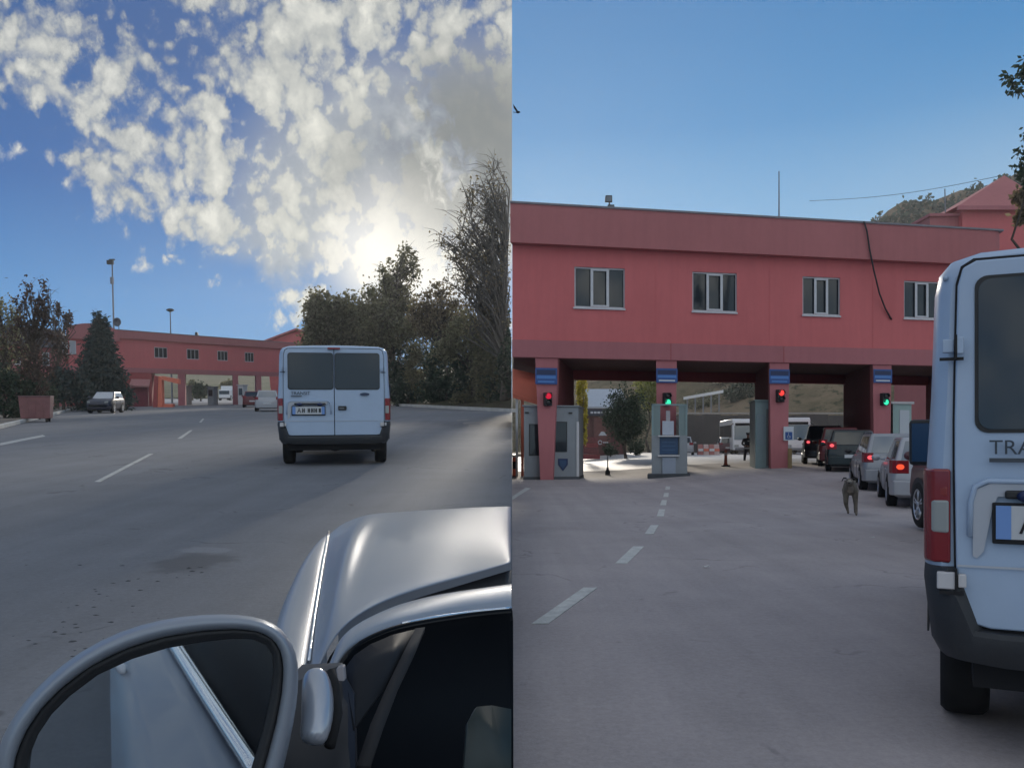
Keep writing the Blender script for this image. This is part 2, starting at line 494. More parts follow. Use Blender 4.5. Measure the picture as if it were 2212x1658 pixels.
def tag(o, label, cat, group=None):
    o['label'] = label; o['category'] = cat
    if group:
        o['group'] = group
    return o
def thing(name, label, cat, loc=(0, 0, 0), rz=0.0, M=None, group=None):
    o = bpy.data.objects.new(name, None)
    o.empty_display_size = 0.3
    COL.objects.link(o)
    o.matrix_world = (M if M is not None else MR) @ Matrix.Translation(Vector(loc)) @ Matrix.Rotation(rz, 4, 'Z')
    return tag(o, label, cat, group)
def text_mb(s, height, mbox=None, depth=0.004):
    cu = bpy.data.curves.new('letters', 'FONT'); cu.body = s; cu.size = height / 0.70; cu.extrude = depth / 2
    ob = bpy.data.objects.new('letters', cu); COL.objects.link(ob)
    dg = bpy.context.evaluated_depsgraph_get(); dg.update()
    me = bpy.data.meshes.new_from_object(ob.evaluated_get(dg))
    vs = [v.co.copy() for v in me.vertices]; fs = [tuple(p.vertices) for p in me.polygons]
    bpy.data.objects.remove(ob); bpy.data.meshes.remove(me); bpy.data.curves.remove(cu)
    x0 = min(v.x for v in vs); x1 = max(v.x for v in vs)
    for v in vs:
        v.x -= x0
    return vs, fs, x1 - x0
def copy_tree(o, parent=None):
    c = o.copy(); COL.objects.link(c)
    if parent is not None:
        c.parent = parent
    for ch in list(o.children):
        copy_tree(ch, c)
    return c

# ================================================================== THE SETTING, RIGHT-HAND PLACE
def ground_sheet(name, xs, ys, zf, m, M=None, skirt=None, smooth=True):
    mb = MB()
    mb.loft([[(x, y, zf(x, y)) for x in xs] for y in ys])
    if skirt is not None:                       # earth face below the left edge of a raised sheet
        sx, depth = skirt
        mb.loft([[(sx, y, zf(sx, y)) for y in ys], [(sx, y, zf(sx, y) - 0.3 - depth * max(0.0, y)) for y in ys]])
    o = mb.build(name, m, smooth=smooth, M=M, kind='structure')
    return o
def frange(a, b, s):
    n = max(1, int(round((b - a) / s)))
    return [a + (b - a) * i / n for i in range(n + 1)]
M_ASPH_R = asphalt_mat('right asphalt', (0.355, 0.322, 0.322), (1.02, 1.0, 1.0), 1.0, 0.5)
_p1, _p2 = LG(415, 1213), LG(440, 1186)
M_ASPH_L = asphalt_mat('left asphalt', (0.165, 0.170, 0.184), (1.0, 1.0, 1.0), 1.0, 0.6, spots=((_p1.x, _p1.y, .32, .42, True), (_p2.x, _p2.y, .24, .16, False)))
xs = [0.0] + frange(0.5, 60, 1.0) + [80, 110, 160]
ys = frange(-40, 0, 10)[:-1] + frange(0, 60, 1.0) + [80, 110, 190]
ground_sheet('ground', xs, ys, zg, M_ASPH_R)
M_YARD = mat('pale concrete yard', (0.39, 0.365, 0.35), 0.6, vary=0.18, vscale=0.5, bump=0.1)
xs2 = [0.03] + frange(1, 40, 1.0); ys2 = frange(41.5, 86, 1.5)
ground_sheet('concrete_yard', xs2, ys2, lambda x, y: zg(x, y) + 0.006, M_YARD)

def strip_mark(name, pts, m=M_PAINT, M=None, z=None, lift=0.005):
    mb = MB()
    mb.prism([Vector((p[0], p[1], (z(p[0], p[1]) if z else 0) + 0.001)) for p in pts], (0, 0, lift))
    return mb.build(name, m, M=M, kind='structure')
dashes_r = [[(1148, 1347), (1184, 1347), (1290, 1269), (1260, 1269)],
            [(1328, 1217), (1354, 1217), (1391, 1180), (1367, 1180)],
            [(1392, 1153), (1411, 1153), (1422, 1134), (1405, 1134)],
            [(1418, 1115), (1433, 1115), (1436, 1100), (1423, 1100)],
            [(1425, 1091), (1438, 1091), (1440, 1080), (1429, 1080)],
            [(1432, 1073), (1443, 1073), (1444, 1065), (1434, 1065)],
            [(1436, 1058), (1446, 1058), (1447, 1052), (1438, 1052)]]
for d in dashes_r:
    strip_mark('lane_dash', [RG(*p) for p in d], z=zg)
strip_mark('lane_dash', [RG(*p) for p in [(1106, 1072), (1135, 1053), (1146, 1054), (1106, 1079)]], z=zg)

# ---- hillside beyond the gate
M_HILL = hill_mat('dry hillside', (0.21, 0.155, 0.10), (0.11, 0.09, 0.052), (0.045, 0.05, 0.024), 0.09)
def hill_h(x, y):
    p = CX + F * x / y
    rise = 0.63 * max(0, y - 100)
    fac = 0.45 + 0.55 * sst(p, 1480, 2050)
    nz = 2.2 * math.sin(x * 0.083 + y * 0.03) + 1.6 * math.sin(x * 0.19 - y * 0.11 + 1.3) + 0.7 * math.sin(x * 0.5 + y * 0.37)
    return 0.4 + rise * fac + nz * sst(y, 108, 135)
mb = MB(); rows = []
for y in frange(92, 184, 2.5):
    rows.append([(x, y, hill_h(x, y)) for x in [0.02] + frange(3, 150, 3)])
mb.loft(rows)
mb.build('hillside', M_HILL, smooth=True, kind='structure')

# ---- leaves
def leaf_quads(pts, size, rng, sgn=0, drop=0.0, aspect=0.6, M=None):
    n = len(pts)
    P = np.asarray(pts, dtype=float)
    a = rng.normal(size=(n, 3)); a /= np.linalg.norm(a, axis=1)[:, None]
    if drop:
        a[:, 2] -= drop; a /= np.linalg.norm(a, axis=1)[:, None]
    b = rng.normal(size=(n, 3)); b -= a * (a * b).sum(1)[:, None]; b /= np.linalg.norm(b, axis=1)[:, None]
    s = size * rng.uniform(0.55, 1.25, n)[:, None]
    mid = P + a * s * 0.5
    q = np.stack([P, mid + b * s * aspect * 0.5, P + a * s, mid - b * s * aspect * 0.5], 1)
    if sgn:
        ok = (q[:, :, 0] * sgn > 0.02).all(1)
        q = q[ok]
    v = q.reshape(-1, 3); m = len(q)
    return v, np.arange(m * 4).reshape(m, 4)
def leaf_mesh(name, v, f, m, parent, off=(0, 0, 0)):
    me = bpy.data.meshes.new(name)
    me.from_pydata((v - np.array(off)).tolist(), [], f.tolist())
    me.materials.append(m)
    o = bpy.data.objects.new(name, me); COL.objects.link(o)
    o.parent = parent
    return o
def cluster_points(center, radii, n, clumps, rng, shell=0.55):
    """leaf clumps spread through an ellipsoid, leaving gaps between them"""
    c = rng.normal(size=(clumps, 3)); c /= np.linalg.norm(c, axis=1)[:, None]
    c *= rng.uniform(shell * 0.4, 1.0, clumps)[:, None] ** 0.6
    w = rng.integers(0, clumps, n)
    sp = rng.uniform(0.07, 0.25, clumps)
    p = c[w] + rng.normal(size=(n, 3)) * sp[w][:, None]
    return np.asarray(center) + p * np.asarray(radii), np.asarray(center) + c * np.asarray(radii)
def make_tree(name, label, cat, M, base, height, crowns, leaf_m, leaf, bark=M_BARK, trunk_r=0.16, rng=None, sgn=0,
              lean=(0, 0), group=None, twigs=0, branch_n=14, drop=0.15, top=None, aspect=0.6):
    """crowns: list of (offset from base, radii, number of leaves, clumps)"""
    t = thing(name, label, cat, base, 0, M, group)
    mb = MB()
    base = Vector(base)
    tp = Vector(top) if top is not None else Vector((lean[0], lean[1], height * 0.86))
    pts = [Vector((0, 0, -0.1))]
    for i in range(1, 6):
        q = tp * (i / 5); q.x += rng.normal() * 0.02 * height * (1 if i < 5 else 0.3); q.y += rng.normal() * 0.02 * height
        pts.append(q)
    keep = lambda q: (sgn == 0) or ((q.x + base.x) * sgn > 0.06)
    pts = [q if keep(q) else Vector((0.06 * sgn - base.x, q.y, q.z)) for q in pts]
    mb.tube(pts, [trunk_r * (1.25 if i == 0 else 1 - 0.16 * i) for i in range(6)], 8)
    V = []; FF = []; o = 0
    ends = []
    for off, rr, n, cl in crowns:
        P, cc = cluster_points(off, rr, n, cl, rng)
        v, f = leaf_quads(P + np.array(base), leaf, rng, sgn, drop, aspect)
        V.append(v); FF.append(f + o); o += len(v)
        ends += [Vector(c) for c in cc[:branch_n]]
    for e in ends:
        if not keep(e):
            continue
        h = max(0.18, min(0.9, (e.z / max(height, 0.1)) - rng.uniform(0.12, 0.3)))
        i = h * 5; a = int(i); s = pts[min(a, 4)].lerp(pts[min(a + 1, 5)], i - a)
        mid = s.lerp(e, 0.5) + Vector((rng.normal() * 0.05, rng.normal() * 0.05, 0.03)) * height
        if not keep(mid):
            continue
        r0 = trunk_r * 0.32
        mb.tube([s, mid, e], [r0, r0 * 0.6, r0 * 0.2], 5, False)
        for _ in range(twigs):
            tq = mid.lerp(e, rng.uniform(0.1, 1.0)); d = Vector((rng.normal(), rng.normal(), rng.normal() * 0.7 + 0.5)).normalized() * height * rng.uniform(0.04, 0.11)
            if keep(tq + d):
                mb.tube([tq, tq + d * 0.6 + Vector((0, 0, 0.01 * height)), tq + d], [r0 * 0.3, r0 * 0.2, r0 * 0.08], 4, False)
    mb.build('trunk', bark, t, smooth=True)
    if V:
        leaf_mesh('crown', np.concatenate(V), np.concatenate(FF), leaf_m, t, base)
    return t

M_LEAF_DK = mat('dark evergreen leaf', (0.030, 0.052, 0.030), 0.7, island=0.45, trans=0.2)
M_LEAF_OL = mat('olive leaf', (0.185, 0.175, 0.125), 0.7, island=0.5, trans=0.6)
M_LEAF_GR = mat('grey green leaf', (0.175, 0.175, 0.135), 0.7, island=0.45, trans=0.6)
M_LEAF_BR = mat('dry brown leaf', (0.19, 0.155, 0.115), 0.8, island=0.5, trans=0.6)
M_LEAF_PU = mat('russet leaf', (0.085, 0.058, 0.050), 0.8, island=0.45, trans=0.25)
M_LEAF_YE = mat('yellow leaf', (0.42, 0.36, 0.06), 0.7, island=0.35, trans=0.5)
M_LEAF_YG = mat('yellow green leaf', (0.22, 0.24, 0.05), 0.7, island=0.4, trans=0.45)
M_LEAF_BL = mat('blue green needle', (0.022, 0.042, 0.040), 0.7, island=0.4, trans=0.1)

# ---- the gate building on the right
def FP(u, d, z):
    return Vector((1.2456 + 0.9785 * u + 0.172 * d, 32 + 0.2062 * u + 0.985 * d, z))
def u_at(px, d=0.0):
    r = (px - CX) / F
    a = 1.2456 + 0.172 * d; b = 32 + 0.985 * d
    return (b * r - a) / (0.9785 - 0.2062 * r)
def z_at(px, py, d=0.0):
    p = FP(u_at(px, d), d, 0)
    return EYE + (HZ_R - py) * p.y / F
def ubox(mb, u0, u1, d0, d1, z0, z1, u0t=None, u1t=None):
    u0t = u0 if u0t is None else u0t; u1t = u1 if u1t is None else u1t
    return mb.hexa([FP(u0, d0, z0), FP(u1, d0, z0), FP(u1, d1, z0), FP(u0, d1, z0),
                    FP(u0t, d0, z1), FP(u1t, d0, z1), FP(u1t, d1, z1), FP(u0t, d1, z1)])
U0, U1 = -1.262, 18.9
Z_SOF, Z_BAND, Z_FAS, Z_TOP = 4.40, 5.03, 8.42, 9.80
gb = thing('gate_building', 'long pink two-storey checkpoint building bridging the lanes, with four windows over open bays', 'building', FP(0, 0, 0))
GO = FP(0, 0, 0)
wins = []
for a, b in ((1240, 1349), (1495, 1591), (1733, 1814), (1952, 2030)):
    wins.append((u_at(a), u_at(b)))
WZ0, WZ1 = 6.26, 7.74
mb = MB()
ubox(mb, U0, U1, 0, 0.3, Z_BAND, WZ0); ubox(mb, U0, U1, 0, 0.3, WZ1, Z_FAS)
edges = [U0] + [e for w in wins for e in w] + [U1]
for i in range(0, len(edges), 2):
    ubox(mb, edges[i], edges[i + 1], 0, 0.3, WZ0, WZ1)
mb.build('wall', M_PINK, gb, off=GO)
piers = [u_at(1180), u_at(1439), u_at(1683), u_at(1905), u_at(2110)]
for u in piers:                                                   # flat strips over the piers
    mb = MB(); ubox(mb, u - 0.42, u + 0.42, -0.010, 0, Z_BAND, Z_FAS - 0.003); mb.build('pilaster', M_PINK, gb, off=GO)
mb = MB(); ubox(mb, U0, U1, -0.06, 0.3, Z_SOF, Z_BAND); mb.build('band', M_BAND, gb, off=GO, bevel=0.01)
for u in piers[1:3]:                                              # joints in the band
    mb = MB(); ubox(mb, u + 0.16, u + 0.19, -0.066, -0.06, Z_SOF, Z_BAND); mb.build('joint', M_PIER, gb, off=GO)
mb = MB(); ubox(mb, U0, U1 - 0.5, -0.42, 0.3, Z_FAS, Z_TOP)
# rounded end of the parapet
for i in range(6):
    a0, a1 = i / 6 * math.pi / 2, (i + 1) / 6 * math.pi / 2
    ub = U1 - 0.5
    mb.hexa([FP(ub, 0.1, Z_FAS), FP(ub + 0.5 * math.sin(a0), 0.1 - 0.52 * math.cos(a0), Z_FAS), FP(ub + 0.5 * math.sin(a1), 0.1 - 0.52 * math.cos(a1), Z_FAS), FP(ub, 0.3, Z_FAS),
             FP(ub, 0.1, Z_TOP), FP(ub + 0.5 * math.sin(a0), 0.1 - 0.52 * math.cos(a0), Z_TOP), FP(ub + 0.5 * math.sin(a1), 0.1 - 0.52 * math.cos(a1), Z_TOP), FP(ub, 0.3, Z_TOP)])
mb.build('parapet', M_PINK2, gb, off=GO)
mb = MB(); ubox(mb, U0, U1, -0.47, 0.35, Z_TOP, Z_TOP + 0.07); mb.build('coping', mat('grey coping', (0.20, 0.19, 0.21), 0.7, vary=0.2), gb, off=GO)
mb = MB(); ubox(mb, U0, U1, 0.3, 6.0, Z_SOF + 0.05, Z_TOP - 0.2); mb.build('upper_storey', M_PINK2, gb, off=GO)
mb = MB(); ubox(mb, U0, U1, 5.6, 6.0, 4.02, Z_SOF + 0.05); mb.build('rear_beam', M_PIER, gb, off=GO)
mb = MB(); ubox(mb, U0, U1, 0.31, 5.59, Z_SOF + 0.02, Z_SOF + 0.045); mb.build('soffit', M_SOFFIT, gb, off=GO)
# unseen slab added to keep low sun off the ground under the bridge
a_, b_, c_, e_c = FP(U0 + .2, 6.02, 5.05), FP(U1, 6.02, 5.05), FP(U1, 18, 5.05), FP(U0 + .2, 18, 5.05)
a_.x = e_c.x = .06
mb = MB(); mb.prism([a_, b_, c_, e_c], (0, 0, .2)); mb.build('sun_block_slab', M_SOFFIT, gb, off=GO)
for u in (piers[1], piers[4]):  # posts of the added slab
    mb = MB(); ubox(mb, u - .12, u + .12, 16.0, 16.3, 0, 5.05); mb.build('sun_block_post', M_BLADE, gb, off=GO)
for w0, w1 in wins:
    fr = MB(); t = 0.055
    ubox(fr, w0, w1, 0.07, 0.15, WZ0, WZ0 + t); ubox(fr, w0, w1, 0.07, 0.15, WZ1 - t, WZ1)
    ubox(fr, w0, w0 + t * 0.7, 0.07, 0.15, WZ0 + t, WZ1 - t); ubox(fr, w1 - t, w1, 0.07, 0.15, WZ0 + t, WZ1 - t)
    wo = fr.build('window', M_ALU, gb, off=GO)
    W = w1 - w0
    sill = MB(); ubox(sill, w0 - 0.03, w1 + 0.03, -0.07, 0.10, WZ0 - 0.06, WZ0 - 0.002); sill.build('sill', M_ALU, wo, off=GO)
    for j in range(3):                                            # three panes, the middle sash framed white
        a = w0 + t + (W - 2 * t) * j / 3; b = w0 + t + (W - 2 * t) * (j + 1) / 3
        p = MB(); ubox(p, a, b, 0.13 + 0.012 * (j == 1), 0.145, WZ0 + t, WZ1 - t); p.build('pane', M_WGLASS, wo, off=GO)
    s = MB()
    for j in (1, 2):
        c = w0 + t + (W - 2 * t) * j / 3
        ubox(s, c - 0.05, c + 0.05, 0.05, 0.12, WZ0 + t, WZ1 - t)
    a = w0 + t + (W - 2 * t) / 3 + 0.05; b = w0 + t + 2 * (W - 2 * t) / 3 - 0.05
    ubox(s, a, b, 0.05, 0.12, WZ0 + t, WZ0 + t + 0.06); ubox(s, a, b, 0.05, 0.12, WZ1 - t - 0.06, WZ1 - t)
    s.build('sash', M_ALU, wo, off=GO)
for i, u in enumerate(piers):
    p = FP(u, 0, 0); zz = zg(p.x, p.y) - 0.1
    mb = MB()
    w0, w1 = (0.26, 0.42) if i == 0 else (0.38, 0.41)
    ubox(mb, u - w0 + 0.03, u + w0 - 0.03, 0.02, 0.55, zz, Z_SOF, u - w1, u + w1)
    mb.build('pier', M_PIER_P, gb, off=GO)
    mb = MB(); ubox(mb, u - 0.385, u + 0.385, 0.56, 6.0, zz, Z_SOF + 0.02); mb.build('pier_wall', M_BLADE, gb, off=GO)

# low grey hut roofline details on the roof of the building
def on_roof(px, d=1.0):
    return FP(u_at(px, d), d, Z_TOP)
q = on_roof(1316, 0.2)
fl = thing('floodlight', 'pair of dark floodlight boxes, one above the other, on the parapet', 'floodlight', q)
mb = MB(); mb.tube([(0, 0, 0), (0, 0, 0.62)], 0.03, 6); mb.build('bracket', M_METAL, fl)
for k, (zz, xx) in enumerate(((0.02, 0.04), (0.36, -0.04))):
    mb = MB(); mb.hexa([(xx - .13, -.13, zz), (xx + .13, -.13, zz), (xx + .13, .05, zz + .04), (xx - .13, .05, zz + .04), (xx - .12, -.17, zz + .25), (xx + .12, -.17, zz + .25), (xx + .12, .05, zz + .21), (xx - .12, .05, zz + .21)])
    lo = mb.build('lamp_box', M_BLACK, fl, bevel=0.012)
    mb = MB(); mb.hexa([(xx - .10, -.152, zz + .03), (xx + .10, -.152, zz + .03), (xx + .10, -.14, zz + .03), (xx - .10, -.14, zz + .03), (xx - .10, -.18, zz + .21), (xx + .10, -.18, zz + .21), (xx + .10, -.165, zz + .21), (xx - .10, -.165, zz + .21)])
    mb.build('lens', mat('grey lens', (0.16, 0.18, 0.2), 0.15), lo)
q = on_roof(1682, 1.5)
an = thing('antenna_rod', 'thin upright rod antenna standing on the flat roof', 'antenna', q)
topz = z_at(1682, 370, 1.5) - Z_TOP
mb = MB(); mb.tube([(0, 0, -0.2), (0, 0, topz)], [0.035, 0.022], 6); mb.build('rod', M_METAL, an)
mb = MB(); mb.box(-.15, .15, -.15, .15, -0.2, -0.1); mb.build('foot', M_METAL, an)
q = FP(u_at(1868), -0.5, Z_TOP)
cb = MB()
cp = [(1856, 481, -0.2), (1866, 479, -0.5), (1872, 500, -0.52), (1878, 540, -0.50), (1887, 585, -0.45), (1899, 634, -0.30), (1912, 667, -0.12), (1925, 690, -0.05)]
cb.tube([FP(u_at(a, d), d, z_at(a, b, d)) - q for a, b, d in cp], 0.035, 6)
co = cb.build('cable', M_BLACK, None, smooth=True, M=Matrix.Translation(q))
tag(co, 'loose black cable drooping from the roof edge down the pink wall', 'cable')

# ---- signs, signals and booths of the right-hand gate
M_SBLUE = mat('sign blue', (0.020, 0.075, 0.26), 0.4, vary=0.1)
M_SBLUE2 = mat('sign pale blue', (0.07, 0.20, 0.50), 0.4)
M_SDARK = mat('sign navy', (0.010, 0.022, 0.085), 0.4)
M_SWHITE = mat('sign white', (0.55, 0.58, 0.62), 0.5)
M_RED_ON = mat('red lamp lit', (0.3, 0.01, 0.01), 0.3, emit=(1.0, 0.06, 0.05), estr=1.1)
M_RED_DIM = mat('red lamp dim', (0.3, 0.01, 0.02), 0.3, emit=(0.8, 0.01, 0.05), estr=0.7)
M_GRN_ON = mat('green lamp lit', (0.01, 0.2, 0.12), 0.3, emit=(0.05, 1.0, 0.55), estr=0.95)
M_LAMP_OFF = mat('dark lamp', (0.02, 0.02, 0.022), 0.25)
sign_lab = ['blue lane sign on the leftmost pier over the dim red light', 'blue lane sign on the pier behind the narrow booth', 'blue lane sign over the bright red light', 'blue lane sign on the pier nearest the white van']
for i, (px0, px1, py0, py1) in enumerate(((1156, 1203, 794, 829), (1417, 1463, 795, 826), (1661, 1705, 797, 828), (1886, 1926, 797, 826))):
    d = -0.03
    u0, u1 = u_at(px0, d), u_at(px1, d); z1, z0 = z_at(px0, py0, d), z_at(px0, py1, d)
    q = FP((u0 + u1) / 2, d, z0)
    t = thing('lane_sign', sign_lab[i], 'sign', q, group='blue signs on the gate piers')
    mb = MB(); ubox(mb, u0, u1, d - 0.03, d + 0.05, z0, z1); mb.build('board', M_SBLUE, t, off=q)
    H = z1 - z0; W = u1 - u0
    mb = MB(); ubox(mb, u0 + .05, u1 - .05, d - .036, d - .03, z0 + H * .58, z1 - H * .12); mb.build('header', M_SDARK, t, off=q)
    mb = MB(); ubox(mb, u0 + .05, u1 - .05, d - .036, d - .03, z0 + H * .34, z0 + H * .52); mb.build('stripe', M_SBLUE2, t, off=q)
    mb = MB(); ubox(mb, u0 + .12 * W, u1 - .12 * W, d - .036, d - .03, z0 + H * .10, z0 + H * .2); mb.build('text_line', M_SWHITE if i in (1, 3) else M_SBLUE2, t, off=q)
for i, (px, pyc, on, lab) in enumerate(((1182, 862, 'rd', 'traffic light showing dim red on the leftmost pier above the grey booth'), (1439, 862, 'g', 'traffic light showing green on the pier behind the narrow booth'),
                                       (1683, 855, 'r', 'traffic light showing bright red on the pier with the wheelchair sign'), (1908, 862, 'g', 'traffic light showing green on the pier nearest the white van'))):
    d = -0.02
    q = FP(u_at(px, d), d, z_at(px, pyc, d))
    t = thing('traffic_light', lab, 'traffic light', q, math.atan2(0.2062, 0.9785), group='signals on the gate piers')
    mb = MB(); mb.box(-.14, .14, -.16, .06, -.24, .24); mb.build('housing', M_BLACK, t, bevel=0.02)
    for k, zz in enumerate((.115, -.115)):
        lit = (k == 0 and on in ('r', 'rd')) or (k == 1 and on == 'g')
        m = (M_RED_ON if on == 'r' else M_RED_DIM if on == 'rd' else M_GRN_ON) if lit else M_LAMP_OFF
        mb = MB(); mb.ball((0, -.165, zz), (.115, .035, .115), 12, 6); ln = mb.build('lens', m, t, smooth=True)
        vz = MB(); vz.loft([[(0.112 * math.cos(a), y, zz + 0.112 * math.sin(a)) for a in [rad(-10 + 200 * j / 8) for j in range(9)]] for y in (-.16, -.27)])
        vz.build('visor', M_BLACK, t, smooth=True, solid=0.008)

M_BOOTH = mat('grey booth panel', (0.235, 0.255, 0.275), 0.5, vary=0.08, vscale=2)
M_BOOTH_W = mat('pale booth edge', (0.55, 0.54, 0.55), 0.5, vary=0.08, vscale=2)
M_TEAL = mat('teal grey booth', (0.20, 0.28, 0.285), 0.5, vary=0.1, vscale=2)
M_BOARD = mat('navy notice board', (0.022, 0.06, 0.135), 0.35, vary=0.15, vscale=4)
def zgu(u, d):
    p = FP(u, d, 0); return zg(p.x, p.y)
# wide booth round the leftmost pier
u0, u1 = u_at(1131, .35), u_at(1249, .35)
zb, zt = zgu(u0, .3), z_at(1190, 878, .35)
q = FP((u0 + u1) / 2, .35, zb)
t = thing('inspection_booth', 'wide grey booth with two dark windows and a shield emblem, built round the leftmost pier', 'booth', q)
mb = MB(); ubox(mb, u0, u1, .35, 2.3, zb, zt); mb.build('cabin', M_BOOTH, t, off=q, bevel=0.02)
mb = MB(); ubox(mb, u0 - .05, u1 + .05, .28, 2.35, zt, zt + .05); mb.build('roof', M_BOOTH, t, off=q, bevel=0.01)
mb = MB(); ubox(mb, u0 - .02, u1 + .02, .30, 2.3, zb - .1, zb + .10); mb.build('plinth', mat('dark plinth', (0.07, 0.075, 0.085), 0.7), t, off=q)
for a, b, c, e in ((1144, 1163, 917, 982), (1192, 1223, 912, 974)):
    f = MB(); ua, ub = u_at(a, .35), u_at(b, .35); za, ze = z_at(a, e, .35), z_at(a, c, .35)
    ubox(f, ua - .03, ub + .03, .335, .35, za - .03, ze + .03); w = f.build('window', M_BLACK, t, off=q)
    f = MB(); ubox(f, ua, ub, .325, .335, za, ze); f.build('pane', M_WGLASS, w, off=q)
mb = MB(); ubox(mb, u1 - .07, u1 + .025, .31, .35, zb + .1, zt - .55); mb.build('sunlit_edge', M_BOOTH_W, t, off=q)  # pale strip standing for the sunlit edge of the booth
sh = []
for a, b in ((1205, 990), (1226, 990), (1226, 1003), (1215.5, 1017), (1205, 1003)):
    sh.append(FP(u_at(a, .33), .33, z_at(a, b, .33)))
mb = MB(); mb.prism(sh, (0, .02, 0)); em = mb.build('emblem', M_SDARK, t, off=q)
mb = MB(); mb.prism([p + (FP(u_at(1215, .33), .33, z_at(1215, 1001, .33)) - p) * .28 + Vector((0, -.006, 0)) for p in sh], (0, .005, 0)); mb.build('emblem_field', M_BOARD, em, off=q)
for a in (1138, 1232):
    mb = MB(); ua = u_at(a, .34); ubox(mb, ua - .07, ua + .07, .30, .35, zt - .25, zt - .2); mb.build('vent', M_BLACK, t, off=q)

# narrow booth in front of the second pier
d0 = -.9
u0, u1 = u_at(1407, d0), u_at(1484, d0); uc = (u0 + u1) / 2
zb = zgu(uc, d0); zt = z_at(1445, 872, d0); zm = z_at(1445, 940, d0); zl = z_at(1445, 984, d0)
q = FP(uc, d0, zb)
t = thing('ticket_booth', 'narrow grey booth with a navy board and white ledges below the second pier', 'booth', q)
mb = MB(); ubox(mb, u0, u1, d0, -.05, zb + .1, zl); ubox(mb, u0, u0 + .3, d0, -.05, zl, zm); ubox(mb, u1 - .3, u1, d0, -.05, zl, zm)
ubox(mb, u0 + .3, u1 - .3, d0 + .12, -.05, zl, zm); mb.build('cabin', M_BOOTH, t, off=q)
mb = MB()
for a in (u0, u1 - .07):
    ubox(mb, a, a + .07, d0, d0 + .07, zm, zt); ubox(mb, a, a + .07, -.12, -.05, zm, zt)
ubox(mb, u0, u1, d0, d0 + .06, zt - .06, zt); ubox(mb, u0, u0 + .07, d0, -.05, zt - .06, zt); ubox(mb, u1 - .07, u1, d0, -.05, zt - .06, zt)
mb.build('frame', M_TEAL, t, off=q)
gl_t = mat('frosted booth pane', (0.17, 0.225, 0.225), 0.35)
for a in (u0 + .03, u1 - .035):
    mb = MB(); ubox(mb, a, a + .008, d0 + .07, -.12, zm, zt - .06); mb.build('pane', gl_t, t, off=q)
for a, b in ((u0 + .07, u0 + .33), (u1 - .33, u1 - .07)):
    mb = MB(); ubox(mb, a, b, d0 + .03, d0 + .038, zm, zt - .06); mb.build('pane', gl_t, t, off=q)
ba, bb = u_at(1424, d0), u_at(1464, d0)
mb = MB(); ubox(mb, ba, bb, d0 + .06, d0 + .12, zl + .06, zm - .06); bo = mb.build('board', M_BOARD, t, off=q)
for k in range(3):
    mb = MB(); zz = zl + .2 + k * .14; ubox(mb, ba + .1, bb - .1, d0 + .054, d0 + .06, zz, zz + .03); mb.build('text_line', mat('faint print', (0.05, 0.11, 0.2), 0.5), bo, off=q)
for zz in (zm - .03, zl):
    mb = MB(); ubox(mb, ba - .06, bb + .06, d0 - .12, d0 + .1, zz - .02, zz + .03); mb.build('ledge', M_BOOTH_W, t, off=q)
mb = MB(); ubox(mb, u_at(1430, d0), u_at(1459, d0), d0 - .05, d0, zb + .12, zl - .05); mb.build('cabinet', mat('cabinet grey blue', (0.27, 0.31, 0.38), 0.5), t, off=q, bevel=.01)
mb = MB(); ubox(mb, u_at(1430, d0), u_at(1455, d0), d0, d0 + .3, zm + .01, zm + .52); mb.build('meter_box', mat('meter box white', (0.42, 0.45, 0.52), 0.5), t, off=q, bevel=.015)
mb = MB(); ubox(mb, u_at(1438, d0), u_at(1447, d0), d0 + .1, d0 + .25, zm + .52, zm + .90); mb.build('duct', mat('duct grey', (0.36, 0.34, 0.36), 0.6), t, off=q)
mb = MB(); ubox(mb, u0 - .16, u1 + .1, d0 - .18, .0, zb - .05, zb + .13); mb.build('kerb_block', mat('dark kerb block', (0.05, 0.055, 0.062), 0.8, vary=.2), t, off=q, bevel=.03)
# tall teal booth beside the third pier
d0 = .6
u0, u1 = u_at(1631, d0), u_at(1671, d0); zb = zgu(u0, d0); zt = z_at(1650, 866, d0)
q = FP((u0 + u1) / 2, d0, zb)
t = thing('guard_booth', 'tall teal grey booth standing left of the pier with the wheelchair sign', 'booth', q)
mb = MB(); ubox(mb, u0, u1, d0, 3.0, zb, zt); mb.build('cabin', M_TEAL, t, off=q, bevel=.015)
mb = MB(); ubox(mb, u1 - .32, u1 - .04, d0 - .02, d0, zb + .1, zt - .3); mb.build('door', mat('booth door', (0.12, 0.13, 0.13), .5), t, off=q)
mb = MB(); ubox(mb, u0 + .05, u1 - .4, d0 - .02, d0, zb + .9, zt - .5); mb.build('panel', mat('booth panel', (0.20, 0.27, 0.29), .5), t, off=q)
mb = MB(); ubox(mb, u0 - .04, u1 + .04, d0 - .05, 3.05, zt, zt + .05); mb.build('roof', M_TEAL, t, off=q)
# white and green booth right of the last pier
d0 = 1.0
u0, u1 = u_at(1928, d0), u_at(1968, d0); zb = zgu(u0, d0); zt = z_at(1940, 872, d0)
q = FP((u0 + u1) / 2, d0, zb)
t = thing('guard_booth', 'pale green and white booth half hidden by the silver cars', 'booth', q)
mb = MB(); ubox(mb, u0, u1, d0, 3.0, zb, zt); mb.build('cabin', mat('pale green booth', (.30, .42, .40), .5), t, off=q)
mb = MB(); ubox(mb, u0 + .3, u1 - .1, d0 - .02, d0, zb + .9, zt - .25); mb.build('window', mat('pale blind', (.5, .55, .6), .4), t, off=q)
mb = MB(); ubox(mb, u0 - .1, u1 + .1, d0 - .1, 3.1, zt, zt + .09); mb.build('roof', M_BOOTH_W, t, off=q)
